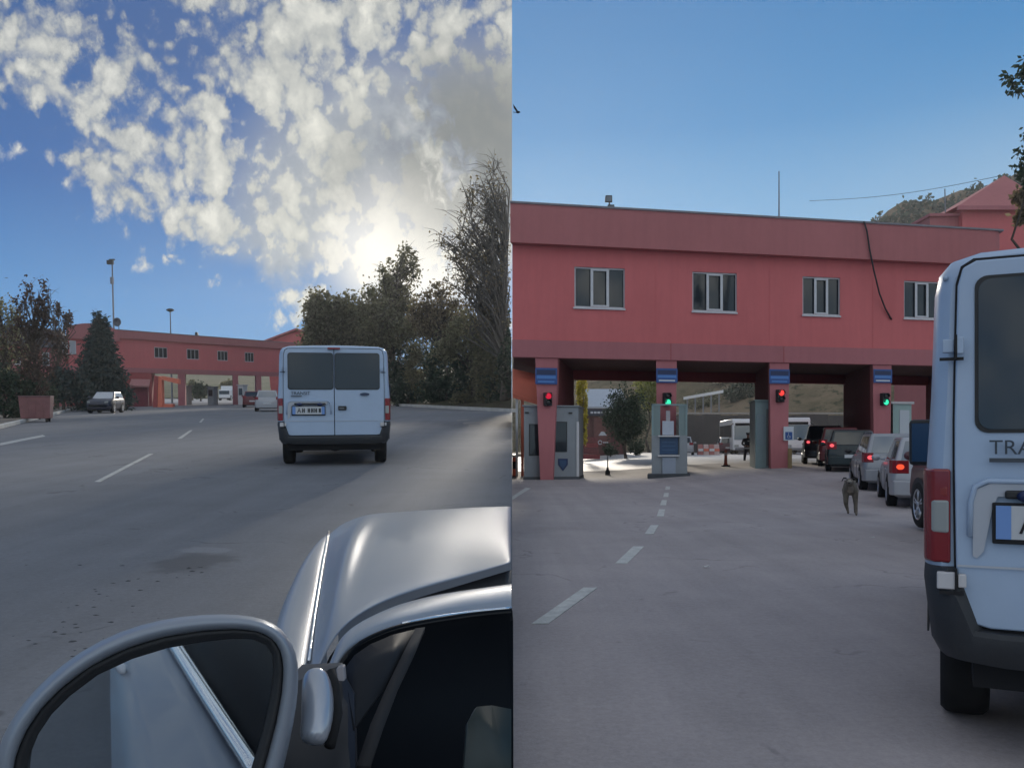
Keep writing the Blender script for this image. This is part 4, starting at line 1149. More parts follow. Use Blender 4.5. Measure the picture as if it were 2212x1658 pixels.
def make_van(label, loc, az, M=None):
    t = thing('van', label, 'van', loc, -az, M)
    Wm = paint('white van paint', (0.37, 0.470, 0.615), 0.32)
    LEAN = .032
    ln = lambda z: max(0, z - .5) * LEAN
    hw = [(.40, .90), (.46, .945), (.55, .965), (.78, .985), (1.1, .985), (1.5, .962), (1.94, .948), (2.03, .93), (2.085, .885), (2.115, .78), (2.13, .35), (2.134, 0)]
    def ring(y, s, dz=0.0, cut=None, lo=0.0):
        R = []
        for z, x in hw:
            zz = z - dz * sst(z, 1.6, 2.1)
            if cut is not None:
                zz = min(zz, cut + .02 * (1 - x))
            zz = max(zz, .40 + lo)
            R.append((x * s, y + (ln(zz) if y < .5 else 0), zz))
        return [(0, R[0][1], R[0][2])] + R + [(-x, yy, z) for x, yy, z in R[-2::-1]]
    L = 4.85
    rows = [ring(0, .935, .035), ring(.025, .965, .015), ring(.07, .988, .004), ring(.13, 1), ring(1.5, 1), ring(3.2, .995), ring(3.45, .985, .04), ring(3.75, .975, 0, 1.72), ring(4.12, .97, 0, 1.22), ring(4.45, .95, 0, 1.06), ring(4.75, .86, 0, .92, .05), ring(L, .72, 0, .72, .10)]
    mb = MB(); mb.loft(rows, True, True); mb.build('body', Wm, t, auto=32)
    # roof gutter strip
    for s in (-1, 1):
        mb = MB(); mb.tube([(s * .905, .06, 2.005), (s * .91, .3, 2.015), (s * .905, 3.1, 2.015), (s * .90, 3.4, 1.985)], .011, 5); mb.build('roof_gutter', Wm, t, smooth=True)
    # black seal behind the doors, seen in the gaps
    def rim(pts, y, d):
        return [Vector((x, y + ln(z), z)) for x, z in pts], (0, d, 0)
    out = [(-.76, .530), (-.825, .55), (-.862, .61), (-.874, .8), (-.879, 1.2), (-.879, 1.4), (-.874, 1.7), (-.868, 1.97), (-.848, 2.045), (-.80, 2.075)]
    full = out + [(-x, z) for x, z in out[::-1]]
    mb = MB(); p, d = rim(full, -.012, .03); mb.prism(p, d); mb.build('door_seal', M_SEAM, t)
    din = [(-.74, .544), (-.79, .556), (-.828, .59), (-.852, .65), (-.866, .8), (-.871, 1.2), (-.871, 1.4), (-.866, 1.7), (-.860, 1.96), (-.840, 2.035), (-.79, 2.062)]
    for s, e in ((1, -.006), (-1, -.006)):
        mb = MB(); p, d = rim([(s * x, z) for x, z in (din + [(e, 2.067), (e, .544)])], -.034, .024); mb.prism(p, d)
        dr = mb.build('rear_door', Wm, t, bevel=.009, bseg=3)
        # window
        wx0, wx1, wz0, wz1, cr = -.797, -.012, 1.345, 1.995, .05
        pts = []
        for cx, cz, a0 in ((wx1 - cr, wz1 - cr, 0), (wx0 + cr, wz1 - cr, 90), (wx0 + cr, wz0 + cr, 180), (wx1 - cr, wz0 + cr, 270)):
            for j in range(6):
                a = rad(a0 + 90 * j / 5); pts.append((s * (cx + cr * math.cos(a)), cz + cr * math.sin(a)))
        mb = MB(); p, d = rim(pts, -.040, .012); mb.prism(p, d); fr = mb.build('window_seal', M_BLACK, dr)
        mx, mz = s * (wx0 + wx1) / 2, (wz0 + wz1) / 2
        mb = MB(); p, d = rim([(mx + (x - mx) * .965, mz + (z - mz) * .955) for x, z in pts], -.044, .006); mb.prism(p, d); mb.build('window', M_VGLASS, dr)
        # pressed line across the door
        mb = MB(); mb.box(min(s * .862, s * .012), max(s * .862, s * .012), -.0355, -.033, .792, .801); mb.build('crease', mat('crease shade', (.45, .48, .53), .5), dr)
        for hz in (1.70, .735):
            xh = s * -.868
            mb = MB()
            if hz > 1:
                mb.box(xh - .05, xh - .006, -.030, .0, hz - .022, hz + .035); mb.box(xh - .002, xh + .030, -.047, -.03, hz - .03, hz + .042)
            else:
                mb.box(xh - .07, xh - .0, -.066, -.03, hz - .035, hz + .035); mb.box(xh + .008, xh + .04, -.07, -.03, hz - .025, hz + .03)
            h = mb.build('hinge', Wm if hz > 1 else M_BOOTH_W, dr, bevel=.006)
            mb = MB(); mb.box(xh - .06, xh + .03, -.036 if hz > 1 else -.069, -.030, hz - .055, hz - .042)
            mb.box(xh - .003, xh + .006, -.05 if hz > 1 else -.072, -.03, hz - .05, hz + .05)
            mb.build('hinge_pin', M_SEAM, h)
    # plate pressing, handle bar, plate
    mb = MB()
    path = [(-.815, .92), (-.812, 1.06), (-.795, 1.125), (-.75, 1.148), (-.12, 1.148), (-.075, 1.125), (-.06, 1.06), (-.058, .92)]
    mb.tube([(x, -.034, z) for x, z in path], .012, 6); mb.build('plate_pressing', Wm, t, smooth=True)
    mb = MB(); mb.prism([(x, -.036, z) for x, z in ((-.805, .84), (-.802, 1.06), (-.788, 1.115), (-.74, 1.138), (-.12, 1.138), (-.12, 1.085), (-.715, 1.085), (-.735, 1.03), (-.765, .86), (-.79, .83))], (0, .004, 0)); mb.build('recess_shade', mat('recess paint', (.42, .45, .50), .45), t)  # grey wedge paints the shade inside the plate pressing
    mb = MB(); mb.box(-.69, -.15, -.06, -.03, 1.078, 1.112); hb = mb.build('plate_lamp_bar', M_BLACK, t, bevel=.01)
    mb = MB(); mb.ball((-.60, -.062, 1.09), (.05, .02, .028), 8, 6); mb.ball((-.25, -.062, 1.09), (.05, .02, .028), 8, 6); mb.build('lamp', M_SDARK, hb, smooth=True)
    mb = MB(); mb.box(-.735, -.155, -.050, -.034, .895, 1.062); pl = mb.build('plate_frame', M_SEAM, t, bevel=.006)
    mb = MB(); mb.box(-.722, -.168, -.054, -.05, .915, 1.050); pb = mb.build('number_plate', M_PLATE, t)
    mb = MB(); mb.box(-.722, -.668, -.056, -.053, .915, 1.050); mb.build('blue_band', mat('plate blue', (.16, .30, .62), .5), pb)
    mb = MB(); mb.box(-.222, -.168, -.056, -.053, .915, 1.050); mb.build('blue_band', mat('plate blue', (.16, .30, .62), .5), pb)
    vs, fs, wd = text_mb('A', .085)
    mb = MB(); mb.add([(-.64 + v.x * .85, -.056 - v.z, .94 + v.y) for v in vs], fs)
    for x0, x1 in ((-.555, -.51), (-.46, -.42), (-.40, -.36), (-.345, -.30), (-.27, -.235)):      # the rest cannot be read in the photograph
        mb.box(x0, x0 + .016, -.0575, -.0555, .945, 1.02); mb.box(x1 - .016, x1, -.0575, -.0555, .945, 1.02); mb.box(x0 + .016, x1 - .016, -.0575, -.0555, .975, .99)
    mb.build('characters', M_SEAM, pb)
    vs, fs, wd = text_mb('TRANSIT', .058, depth=.006)
    mb = MB(); mb.add([(-.745 + v.x * .33 / wd, -.040 - v.z, 1.258 + v.y) for v in vs], fs); ltr = mb.build('lettering', mat('letter chrome', (.045, .055, .07), .3, metal=.3), t)
    mb = MB(); mb.box(-.745, -.56, -.040, -.033, 1.225, 1.242); mb.build('name_bar', mat('name bar', (.05, .06, .075), .4), t)
    mb = MB(); mb.loft([[(.53 + .085 * math.cos(q), y, 1.265 + .028 * math.sin(q)) for q in [2 * math.pi * j / 16 for j in range(16)]] for y in (-.034, -.042)], True, True); mb.build('badge', mat('badge blue', (.03, .05, .10), .3), t)
    mb = MB(); mb.box(.065, .21, -.055, -.03, .985, 1.06); ha = mb.build('door_handle', M_BLACK, t, bevel=.012)
    mb = MB(); mb.box(.085, .17, -.062, -.054, 1.01, 1.03); mb.build('latch', M_METAL, ha)
    mb = MB(); mb.box(-.11, .11, -.045, .03, 2.052, 2.085); mb.build('brake_light', M_TAIL, t, bevel=.01)
    # lamps
    for s in (-1, 1):
        def lamp(za, zc, m, nm, par, x0=.886, x1=.975, out=0.0):
            mb = MB(); pl = [(s * x0, -.022 - out), (s * (x1 - .02), .0 - out), (s * (x1 + .012), .05), (s * (x1 + .017), .14), (s * (x1 - .02), .14), (s * (x0), .03)]
            mb.prism([(x, y + ln((za + zc) / 2), za) for x, y in pl], (0, 0, zc - za)); return mb.build(nm, m, par, bevel=.012, bseg=3)
        ho = lamp(.80, 1.195, M_TAIL, 'tail_light', t)
        lamp(.925, 1.065, M_CLEAR, 'reversing_lens', ho, .892, .972, .005)
        lamp(1.075, 1.125, mat('tail amber red', (.26, .035, .03), .2), 'indicator_lens', ho, .895, .965, .004)
    # bumper
    path = [(-.972, .62), (-.988, .30), (-.985, .10), (-.958, .0), (-.90, -.055), (-.86, -.068), (-.80, -.074), (-.70, -.078), (-.3, -.082), (0, -.083)]
    path = path + [(-x, y) for x, y in path[-2::-1]]
    rows = []
    for x, y in path:
        ax = abs(x)
        zt = .79 if ax > .90 else .535 + (.79 - .535) * sst(ax, .79, .90)
        zb_ = .385 + .02 * sst(ax, .6, .9)
        inn = .10; f = max(0, 1 - inn)
        ix, iy = x * .9, max(y, 0) + .06
        rows.append([(ix, iy, zt), (x, y + .012, zt - .005), (x * 1.004, y - .004, zt - .04 * (zt - zb_) * 4), (x * (1.004 - .030 * sst(ax, .8, .95)), y - .006, zb_ + .07), (x * (.985 - .045 * sst(ax, .8, .95)), y + .035, zb_), (ix * .98, iy, zb_ + .01)])
    mb = MB(); mb.loft(rows, False, True); mb.build('bumper', M_BUMP, t, auto=35)
    mb = MB(); mb.box(-.80, .80, .10, L - .5, .27, .42); mb.build('underbody', M_DARK, t)
    mb = MB(); mb.tube([(-.75, .70, .34), (.75, .70, .34)], .05, 8); mb.ball((0, .70, .34), (.16, .14, .13), 10, 6); mb.build('rear_axle', M_SEAM, t, smooth=True)
    mb = MB(); mb.tube([(.52, .12, .31), (.52, .6, .31)], .028, 8); mb.build('exhaust', M_METAL, t, smooth=True)
    for s in (-1, 1):
        for yw in (.70, 3.75):
            mb = MB(); mb.prism([(s * .972, yw + .40 * math.cos(q), .34 + .40 * math.sin(q)) for q in [rad(16 + 148 * j / 14) for j in range(15)]], (s * .008, 0, 0)); mb.build('wheel_arch', M_BLACK, t)
            wheel(t, s * .825, yw, .345, .205, s, M_METAL)
        mb = MB(); mb.hexa([(s * .975, 2.45, 1.25), (s * .98, 2.45, 1.25), (s * .975, 3.6, 1.22), (s * .97, 3.6, 1.22), (s * .945, 2.45, 1.82), (s * .95, 2.45, 1.82), (s * .945, 3.3, 1.8), (s * .94, 3.3, 1.8)]); mb.build('cab_window', M_CGLASS, t)
        mb = MB(); mb.box(s * 1.065 - .095, s * 1.065 + .095, 3.5, 3.6, 1.13, 1.49); mr_ = mb.build('mirror', M_BLACK, t, bevel=.03); mb = MB(); mb.box(s * 1.065 - .075, s * 1.065 + .075, 3.492, 3.502, 1.16, 1.46); mb.build('mirror_glass', mat('van mirror glass', (.035, .05, .08), .12, 1.0), mr_)
    mb = MB(); mb.hexa([(-.82, 4.16, 1.25), (.82, 4.16, 1.25), (.82, 4.15, 1.24), (-.82, 4.15, 1.24), (-.74, 3.52, 1.99), (.74, 3.52, 1.99), (.74, 3.50, 1.98), (-.74, 3.50, 1.98)]); mb.build('windscreen', M_CGLASS, t)
    return t
M_VGLASS = mat('van rear glass', (0.026, 0.040, 0.054), 0.08, spec=0.45)
M_BUMP = mat('dark grey bumper', (0.026, 0.029, 0.034), 0.6, vary=0.15, vscale=6, bump=0.15, bscale=150)

# ------------------------------------------------------------------ vehicles on the right
# large van: left rear edge seen at column 1997, wheel on the road at row 1535
AZV = rad(26.0)
hd = Vector((math.sin(AZV), math.cos(AZV), 0)); rt = Vector((math.cos(AZV), -math.sin(AZV), 0))
edge = Vector(((2002 - CX) / F * 3.75, 3.75, 0))
vo_ = edge + rt * .975
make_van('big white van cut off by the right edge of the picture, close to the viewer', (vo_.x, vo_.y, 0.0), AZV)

def place(px, py_base, y, half=0.0):
    x = (px - CX) / F * y
    return Vector((x, y, zg(x, y)))
P_SIL = paint('silver paint', (0.28, 0.29, 0.315), 0.32, 0.35)
P_SIL2 = paint('light silver paint', (0.36, 0.37, 0.40), 0.32, 0.3)
P_BLK = paint('black paint', (0.018, 0.020, 0.026), 0.25)
P_GRN = paint('dark green paint', (0.016, 0.026, 0.028), 0.25)
P_RED = paint('dark red paint', (0.12, 0.02, 0.025), 0.3)
P_MAR = paint('maroon paint', (0.085, 0.028, 0.036), 0.3)
P_NAVY = paint('navy paint', (0.022, 0.028, 0.05), 0.3)
GQ = 'cars queueing for the right-hand lane'
AZQ = rad(16.5)
def rear_at(px_c, y):
    """rear centre so that the middle of the tail shows at column px_c"""
    x = (px_c - CX) / F * y
    return (x, y, zg(x, y))
make_car('parked_car', 'silver estate car with roof rails behind the dog, one tail light glowing', rear_at(1943, 22.2), AZQ, P_SIL, 4.5, 1.76, 1.50, group=GQ, style='wagon', lit=(True, False), rear_glass=M_GLASSB, bumper_m=P_SIL, lz=(.74, .98))
make_car('parked_car', 'light silver hatchback nearest the white van with an orange red tail light', rear_at(2026, 17.4), rad(19), P_SIL2, 4.2, 1.76, 1.45, group=GQ, style='hatch', lit=(True, True), lit_m=M_TAIL_OR, rear_glass=M_GLASSB, lz=(.70, .96))
make_car('parked_car', 'dark green hatchback with a wide dark rear window and glowing left tail light', rear_at(1841, 30.5), rad(19), P_GRN, 4.1, 1.72, 1.50, group=GQ, style='hatch', lit=(True, False), lz=(.80, 1.05))
make_car('parked_car', 'black off-roader with a pale roof rail beside the third pier, farthest of the queue', rear_at(1782, 38.5), rad(17), P_BLK, 4.5, 1.80, 1.72, group=GQ, style='suv', lit=(True, True), lz=(.85, 1.1))
make_car('parked_car', 'red car wedged between the black off-roader and the dark green hatchback', rear_at(1816, 35.0), rad(18), P_RED, 4.0, 1.70, 1.60, group=GQ, style='hatch', lit=(True, False), lz=(.85, 1.08))
# maroon people carrier whose front wheel shows left of the white van
azm = rad(9); hm = Vector((math.sin(azm), math.cos(azm), 0)); rm = Vector((math.cos(azm), -math.sin(azm), 0))
wc = Vector(((1986 - CX) / F * 13.3, 13.3, 0))
org = wc - hm * (4.7 - .85) + rm * (.93 - .02)
make_car('parked_car', 'maroon people carrier mostly hidden by the white van, spoked wheel showing', (org.x, org.y, .04), azm, P_MAR, 4.7, 1.86, 1.92, group=GQ, style='mpv', lit=(False, False), lz=(.9, 1.3))
# beyond the gate
make_car('parked_car', 'dark hatchback with a pale roof beyond the gate, left of the guard', tuple(gp(1573, 78)), rad(8), P_MAR, 4.0, 1.70, 1.5, style='hatch', lit=(False, False), roof_m=M_WHITE)
make_car('parked_car', 'white car with only its nose showing right of the narrow booth', tuple(gp(1474, 70)), rad(12), P_SIL2, 4.0, 1.70, 1.5, style='hatch', lit=(False, False))
def coach(label, px, y, L, W, H, az):
    q = gp(px, y); t = thing('coach', label, 'coach', q, -az, group='coaches beyond the gate')
    mb = MB()
    prof = [(-.02, .35), (-.05, .9), (-.02, 1.15), (.28, H - .55), (.42, H - .12), (.6, H), (L, H), (L, .35)]
    mb.prism([(-W / 2, a, b) for a, b in prof], (W, 0, 0)); mb.build('body', M_WHITE, t, bevel=.10, bseg=3)
    mb = MB(); mb.hexa([(-W * .45, -.05, 1.25), (W * .45, -.05, 1.25), (W * .45, .0, 1.25), (-W * .45, 0, 1.25), (-W * .43, .24, H - .62), (W * .43, .24, H - .62), (W * .43, .30, H - .6), (-W * .43, .30, H - .6)]); ws = mb.build('windscreen', mat('coach glass', (.10, .135, .15), .05, spec=.9), t)
    mb = MB(); mb.box(-W * .4, W * .4, .235, .30, H - .58, H - .36); mb.build('visor', M_DARK, ws)
    for s in (-1, 1):
        mb = MB(); mb.box(s * (W / 2 - .02) - .04, s * (W / 2 - .02) + .04, .8, L - .4, 1.4, H - .5); mb.build('side_window', M_CGLASS, t)
        mb = MB(); mb.box(s * (W / 2 - .3) - .18, s * (W / 2 - .3) + .18, -.1, .0, .62, .82); mb.build('headlight', M_CLEAR, t, bevel=.02)
        mb = MB(); mb.tube([(s * W * .48, .2, H - .4), (s * (W * .48 + .25), -.15, H - .6), (s * (W * .48 + .25), -.15, H - 1.0)], .05, 6); mb.build('mirror', M_BLACK, t, smooth=True)
        for yy in (1.6, L - 2):
            wheel(t, s * (W / 2 - .16), yy, .48, .28, s, M_METAL)
    mb = MB(); mb.box(-W * .42, W * .42, -.08, -.02, .36, .56); mb.build('bumper', M_METAL, t, bevel=.03)
    return t
coach('white coach facing the viewer behind the guard', 1612, 76, 9, 2.3, 3.05, rad(6))
coach('white coach partly hidden by the wheelchair sign and the queue', 1724, 74, 9, 2.1, 3.1, rad(8))

# ------------------------------------------------------------------ people and animals
def skin_mesh(name, joints, edges, root=0, sub=2):
    """joints: (x, y, z, rx, ry); grows one continuous surface along the edges"""
    me = bpy.data.meshes.new(name)
    me.from_pydata([j[:3] for j in joints], edges, [])
    ob = bpy.data.objects.new(name, me); COL.objects.link(ob)
    md = ob.modifiers.new('skin', 'SKIN'); md.use_smooth_shade = True
    for i, j in enumerate(joints):
        sv = me.skin_vertices[0].data[i]
        sv.radius = (j[3], j[4] if len(j) > 4 else j[3])
        sv.use_root = (i == root)
    s = ob.modifiers.new('sub', 'SUBSURF'); s.levels = sub; s.render_levels = sub
    dg = bpy.context.evaluated_depsgraph_get(); dg.update()
    out = bpy.data.meshes.new_from_object(ob.evaluated_get(dg))
    bpy.data.objects.remove(ob); bpy.data.meshes.remove(me)
    out.name = name
    out.shade_smooth()
    return out

def face_split(me, mats_, pick):
    me.materials.clear()
    for m in mats_:
        me.materials.append(m)
    for p in me.polygons:
        p.material_index = pick(p.center)

# guard: dark uniform, standing with feet apart, forearms forward
q = gp(1615, 47.5)
q.z = EYE + (HZ_R - 1004) * 47.5 / F
hsc = (1004 - 935) * 47.5 / F / 1.76
g = thing('person', 'guard in a dark uniform standing with feet apart behind the barrier arm', 'person', q)
J = [(0, 0, .96, .15, .11), (0, 0, 1.16, .145, .105), (0, .01, 1.36, .17, .11), (0, .01, 1.48, .06, .06), (0, -.01, 1.56, .055, .06), (0, -.02, 1.64, .078, .095), (0, -.01, 1.74, .06, .075),
     (-.11, 0, .88, .09, .10), (-.15, -.02, .50, .062, .066), (-.17, 0, .09, .045, .05), (-.185, -.13, .04, .04, .035),
     (.11, 0, .88, .09, .10), (.15, -.02, .50, .062, .066), (.17, 0, .09, .045, .05), (.185, -.13, .04, .04, .035),
     (-.20, .01, 1.41, .06, .065), (-.27, .03, 1.16, .047, .05), (-.17, -.16, 1.06, .038, .038), (-.11, -.21, 1.06, .03, .035),
     (.20, .01, 1.41, .06, .065), (.27, .03, 1.16, .047, .05), (.17, -.16, 1.06, .038, .038), (.11, -.21, 1.06, .03, .035)]
E = [(0, 1), (1, 2), (2, 3), (3, 4), (4, 5), (5, 6), (0, 7), (7, 8), (8, 9), (9, 10), (0, 11), (11, 12), (12, 13), (13, 14), (2, 15), (15, 16), (16, 17), (17, 18), (2, 19), (19, 20), (20, 21), (21, 22)]
J = [(j[0] * hsc * 1.18, j[1] * hsc, j[2] * hsc, j[3] * hsc * (1.28 if j[2] < 1.5 else 1.1), j[4] * hsc * 1.2) for j in J]
bm_ = skin_mesh('body', J, E, 0, 2)
M_UNI = mat('dark uniform', (.016, .017, .024), .85, vary=.2); M_SKIN = mat('skin', (.36, .20, .14), .6); M_TROU = mat('dark trousers', (.022, .024, .034), .85, vary=.2); M_SHOE = mat('black shoe', (.012, .012, .012), .4)
def pk(c):
    z = c.z / hsc; x = abs(c.x) / hsc
    if z > 1.50: return 1
    if z < .07: return 3
    if z < .94 and x < .32: return 2
    if c.y / hsc < -.17 and 1.0 < z < 1.12: return 1
    return 0
face_split(bm_, [M_UNI, M_SKIN, M_TROU, M_SHOE], pk)
bo = bpy.data.objects.new('body', bm_); COL.objects.link(bo); bo.parent = g
mb = MB(); mb.loft([[(r * hsc * math.cos(a), (-.015 + r * 1.15 * math.sin(a)) * hsc, z * hsc) for a in [2 * math.pi * j / 14 for j in range(14)]] for r, z in ((.092, 1.68), (.095, 1.72), (.115, 1.77), (.11, 1.785), (.03, 1.79))], True, True)
mb.prism([(-.07 * hsc, -.09 * hsc, 1.685 * hsc), (.07 * hsc, -.09 * hsc, 1.685 * hsc), (.05 * hsc, -.17 * hsc, 1.67 * hsc), (-.05 * hsc, -.17 * hsc, 1.67 * hsc)], (0, 0, .012)); mb.build('cap', M_UNI, g, smooth=True)
mb = MB()
for s in (-1, 1):
    for k in range(5):                                                    # fingers folded over the other hand
        mb.tube([((s * .105) * hsc, (-.215 - .004 * k) * hsc, (1.085 - .016 * k) * hsc), ((s * .06) * hsc, (-.245 - .003 * k) * hsc, (1.075 - .016 * k) * hsc), ((s * .02) * hsc, (-.235) * hsc, (1.065 - .014 * k) * hsc)], .009 * hsc, 5)
mb.build('fingers', M_SKIN, g, smooth=True)
mb = MB(); mb.box(-.045 * hsc, .045 * hsc, -.135 * hsc, -.11 * hsc, 1.30 * hsc, 1.35 * hsc); mb.build('badge', M_SWHITE, g)
mb = MB(); mb.ball((0, -.108 * hsc, 1.615 * hsc), (.014 * hsc, .022 * hsc, .022 * hsc), 8, 6); mb.build('nose', M_SKIN, g, smooth=True)
mb = MB()
for s in (-1, 1):
    mb.ball((s * .03 * hsc, -.10 * hsc, 1.645 * hsc), .012 * hsc, 6, 5)
mb.build('eyes', M_DARK, g)

# dog: thin, dark brindle, trotting towards the viewer
q = onR(*RG(1836, 1103).xy)
q = Vector(((1836 - CX) / F * 16.2, 16.2, 0)); q.z = zg(q.x, q.y)
sc = .96
dg_ = thing('dog', 'thin dark grey brown stray dog trotting towards the viewer beside the silver cars', 'dog', q, rad(-20))
# y negative is forward (towards the viewer)
J = [(0, .30, .535, .10, .115), (0, .08, .53, .105, .12), (0, -.16, .52, .14, .15), (0, -.30, .54, .122, .135),        # rump, loin, chest, brisket
     (-.01, -.40, .60, .085, .09), (-.02, -.48, .655, .078, .078), (-.025, -.56, .658, .064, .060), (-.03, -.66, .64, .034, .032), (-.03, -.71, .632, .024, .022),    # neck, head, muzzle
     (.085, -.29, .42, .05, .06), (.095, -.27, .235, .032, .034), (.10, -.285, .07, .026, .026), (.10, -.335, .025, .030, .022),     # front leg, planted
     (-.08, -.30, .42, .05, .06), (-.095, -.345, .245, .032, .034), (-.06, -.25, .13, .026, .026), (-.055, -.285, .095, .028, .022),       # front leg, lifted
     (.085, .26, .44, .065, .09), (.09, .17, .30, .045, .055), (.09, .33, .19, .026, .03), (.09, .30, .06, .023, .024), (.09, .25, .025, .028, .020),    # hind leg
     (-.08, .25, .44, .065, .09), (-.075, .13, .30, .045, .055), (-.06, .24, .185, .026, .03), (-.04, .10, .06, .023, .024), (-.035, .05, .025, .028, .020),
     (0, .42, .56, .03, .03), (0.03, .54, .50, .02, .02), (.05, .62, .42, .010, .010)]
E = [(0, 1), (1, 2), (2, 3), (3, 4), (4, 5), (5, 6), (6, 7), (7, 8), (3, 9), (9, 10), (10, 11), (11, 12), (3, 13), (13, 14), (14, 15), (15, 16), (0, 17), (17, 18), (18, 19), (19, 20), (20, 21), (0, 22), (22, 23), (23, 24), (24, 25), (25, 26), (0, 27), (27, 28), (28, 29)]
J = [tuple(v * sc for v in j) for j in J]
bm_ = skin_mesh('body', J, E, 1, 2)
M_FUR = mat('brindle fur', (.115, .098, .080), .9, vary=.55, vscale=9, bump=.5, bscale=60)
M_FUR2 = mat('pale fur', (.22, .19, .16), .9, vary=.3, vscale=9)
face_split(bm_, [M_FUR, M_FUR2], lambda c: 1 if (c.y < -.36 * sc and c.z < .56 * sc and abs(c.x) < .05 and c.z > .44 * sc) or (c.y < -.60 * sc and c.z > .655 * sc) else 0)
bo = bpy.data.objects.new('body', bm_); COL.objects.link(bo); bo.parent = dg_
for s in (-1, 1):
    mb = MB(); a = Vector((-.025 + s * .035, -.50, .70)) * sc
    mb.loft([[a + Vector((0, -.02, 0)), a + Vector((s * .01, .03, .005)), a + Vector((s * .02, .0, .03))], [a + Vector((s * .06, -.03, .005)), a + Vector((s * .07, .02, .01)), a + Vector((s * .065, -.005, .03))], [a + Vector((s * .088, -.04, -.045)), a + Vector((s * .095, .005, -.045)), a + Vector((s * .09, -.02, -.02))]], True, True)
    mb.build('ear', mat('dark ear', (.014, .013, .013), .9), dg_, smooth=True)
mb = MB()
for s in (-1, 1):
    mb.ball(((-.025 + s * .032) * sc, -.595 * sc, .685 * sc), .010 * sc, 6, 5)
mb.build('eyes', M_DARK, dg_); mb = MB(); mb.ball((-.03 * sc, -.728 * sc, .642 * sc), (.018, .014, .014), 8, 5); mb.build('nose', M_DARK, dg_, smooth=True)

# litter on the road
for i, (px, py, w, lab) in enumerate(((1883, 1163, 9, 'small white scrap of litter between the dog and the white van'), (1525, 1227, 15, 'thin pale scrap lying in the middle of the lane'), (1598, 1042, 10, 'white scrap on the road before the guard'), (1690, 1113, 4, 'tiny pale speck of litter left of the dog'))):
    q = onR(*RG(px, py).xy); s = w / F * q.y / 2
    rr = random.Random(i)
    mb = MB(); mb.loft([[(s * (-1 + 2 * a / 4), s * .8 * (b / 2 - .5) * (1 + .3 * rr.random()), .012 + .02 * rr.random() * (w > 6)) for a in range(5)] for b in range(3)])
    o = mb.build('litter', mat('litter white', (.55, .55, .54), .7), None, M=Matrix.Translation(q), solid=.004); tag(o, lab, 'litter', 'scraps of litter on the road')

# ================================================================== THE LEFT-HAND PLACE (a road that climbs gently)
xsl = [-270, -170, -120] + frange(-90, 0, 2.0)
ysl = [-40, -30] + frange(-20, 110, 2.0) + [130, 170, 210]
ground_sheet('road', xsl, ysl, lambda x, y: 0.0, M_ASPH_L, ML, skirt=(0.0, 0.061))
def fl(p):
    return (p[0], p[1])
M_PAINT_L = mat('worn road paint', (0.40, 0.40, 0.385), 0.8, vary=0.35, vscale=5)
for d in ([(203, 1041), (216, 1041), (331, 980), (322, 980)], [(383, 947), (392, 947), (416, 929), (410, 929)], [(430, 912), (435, 912), (441, 904), (437, 904)],
          [(0, 962), (0, 957), (92, 939), (98, 942)]):
    strip_mark('lane_dash', [LG(*p) for p in d], m=M_PAINT_L, M=ML)
for d in ([(1000, 912), (1035, 910), (1035, 914), (1000, 916)], [(985, 907), (1010, 905), (1012, 907), (987, 909)], [(1012, 917), (1034, 916), (1034, 919), (1012, 920)]):
    strip_mark('faded_mark', [LG(*p) for p in d], m=mat('faded mark', (.24, .23, .22), .85, vary=.3), M=ML)
# worn patch and debris on the asphalt near the car
mb = MB(); rr = random.Random(9)
for cx, cy, n, sx, sy in ((200, 1290, 22, 120, 70), (180, 1380, 12, 120, 60), (420, 1240, 6, 70, 30), (120, 1400, 9, 100, 50), (330, 1250, 6, 60, 40)):
    for _ in range(n):
        p = LG(cx + sx * rr.gauss(0, .6), cy + sy * rr.gauss(0, .6)); r = rr.uniform(.005, .020)
        h = r * rr.uniform(.15, .35)
        vs = [p + Vector((r * rr.uniform(.7, 1.6) * math.cos(a), r * rr.uniform(.6, 1.2) * math.sin(a), 0)) for a in [2 * math.pi * j / 6 for j in range(6)]]
        mb.add(vs + [p + Vector((0, 0, h))], [(i, (i + 1) % 6, 6) for i in range(6)])
o = mb.build('road_debris', mat('dark debris', (.045, .047, .053), .95, vary=.3, vscale=20), None, M=ML, kind='stuff')

# pavement and kerbs
ka = LG(-260, 960); k0, k1, k2 = LG(0, 924), LG(72, 906), LG(190, 881)
kd = (k1 - k0).normalized(); kb = k0 - kd * 40; kc = k0 + kd * 52
side_ = Vector((-kd.y, kd.x, 0))
mb = MB(); mb.prism([kb, kc, kc + side_ * 60, kb + side_ * 60], (0, 0, .12)); mb.build('pavement', mat('earth pavement', (.15, .125, .10), .95, vary=.35, vscale=.6), M=ML, kind='structure')
n = 46
kt = thing('kerb', 'pale stone kerb along the left pavement', 'kerb', k0, 0, ML)
for i in range(n):
    a = kb.lerp(kc, i / n); b = kb.lerp(kc, (i + .985) / n)
    s = -side_ * .16
    mb = MB(); mb.prism([a, b, b + s, a + s], (0, 0, .145)); mb.build('kerb_stone', M_KERB, kt, off=k0, bevel=.012)
ra, rb = LG(845, 876), LG(1104.5, 890)
rt_ = thing('kerb', 'pale kerb running along the right side of the road below the trees', 'kerb', ra, 0, ML)
rr_ = rb - ra; nrm = Vector((-rr_.y, rr_.x, 0)).normalized()
if nrm.y < 0: nrm = -nrm
for i in range(16):
    a = ra.lerp(rb, i / 16); b = ra.lerp(rb, (i + .98) / 16)
    mb = MB(); mb.prism([a, b, b + nrm * .35, a + nrm * .35], (0, 0, .22)); mb.build('kerb_stone', M_KERB, rt_, off=ra)
ext = (ra - rb).normalized()
A, B = rb + nrm * .35, ra + ext * 12 + nrm * .35
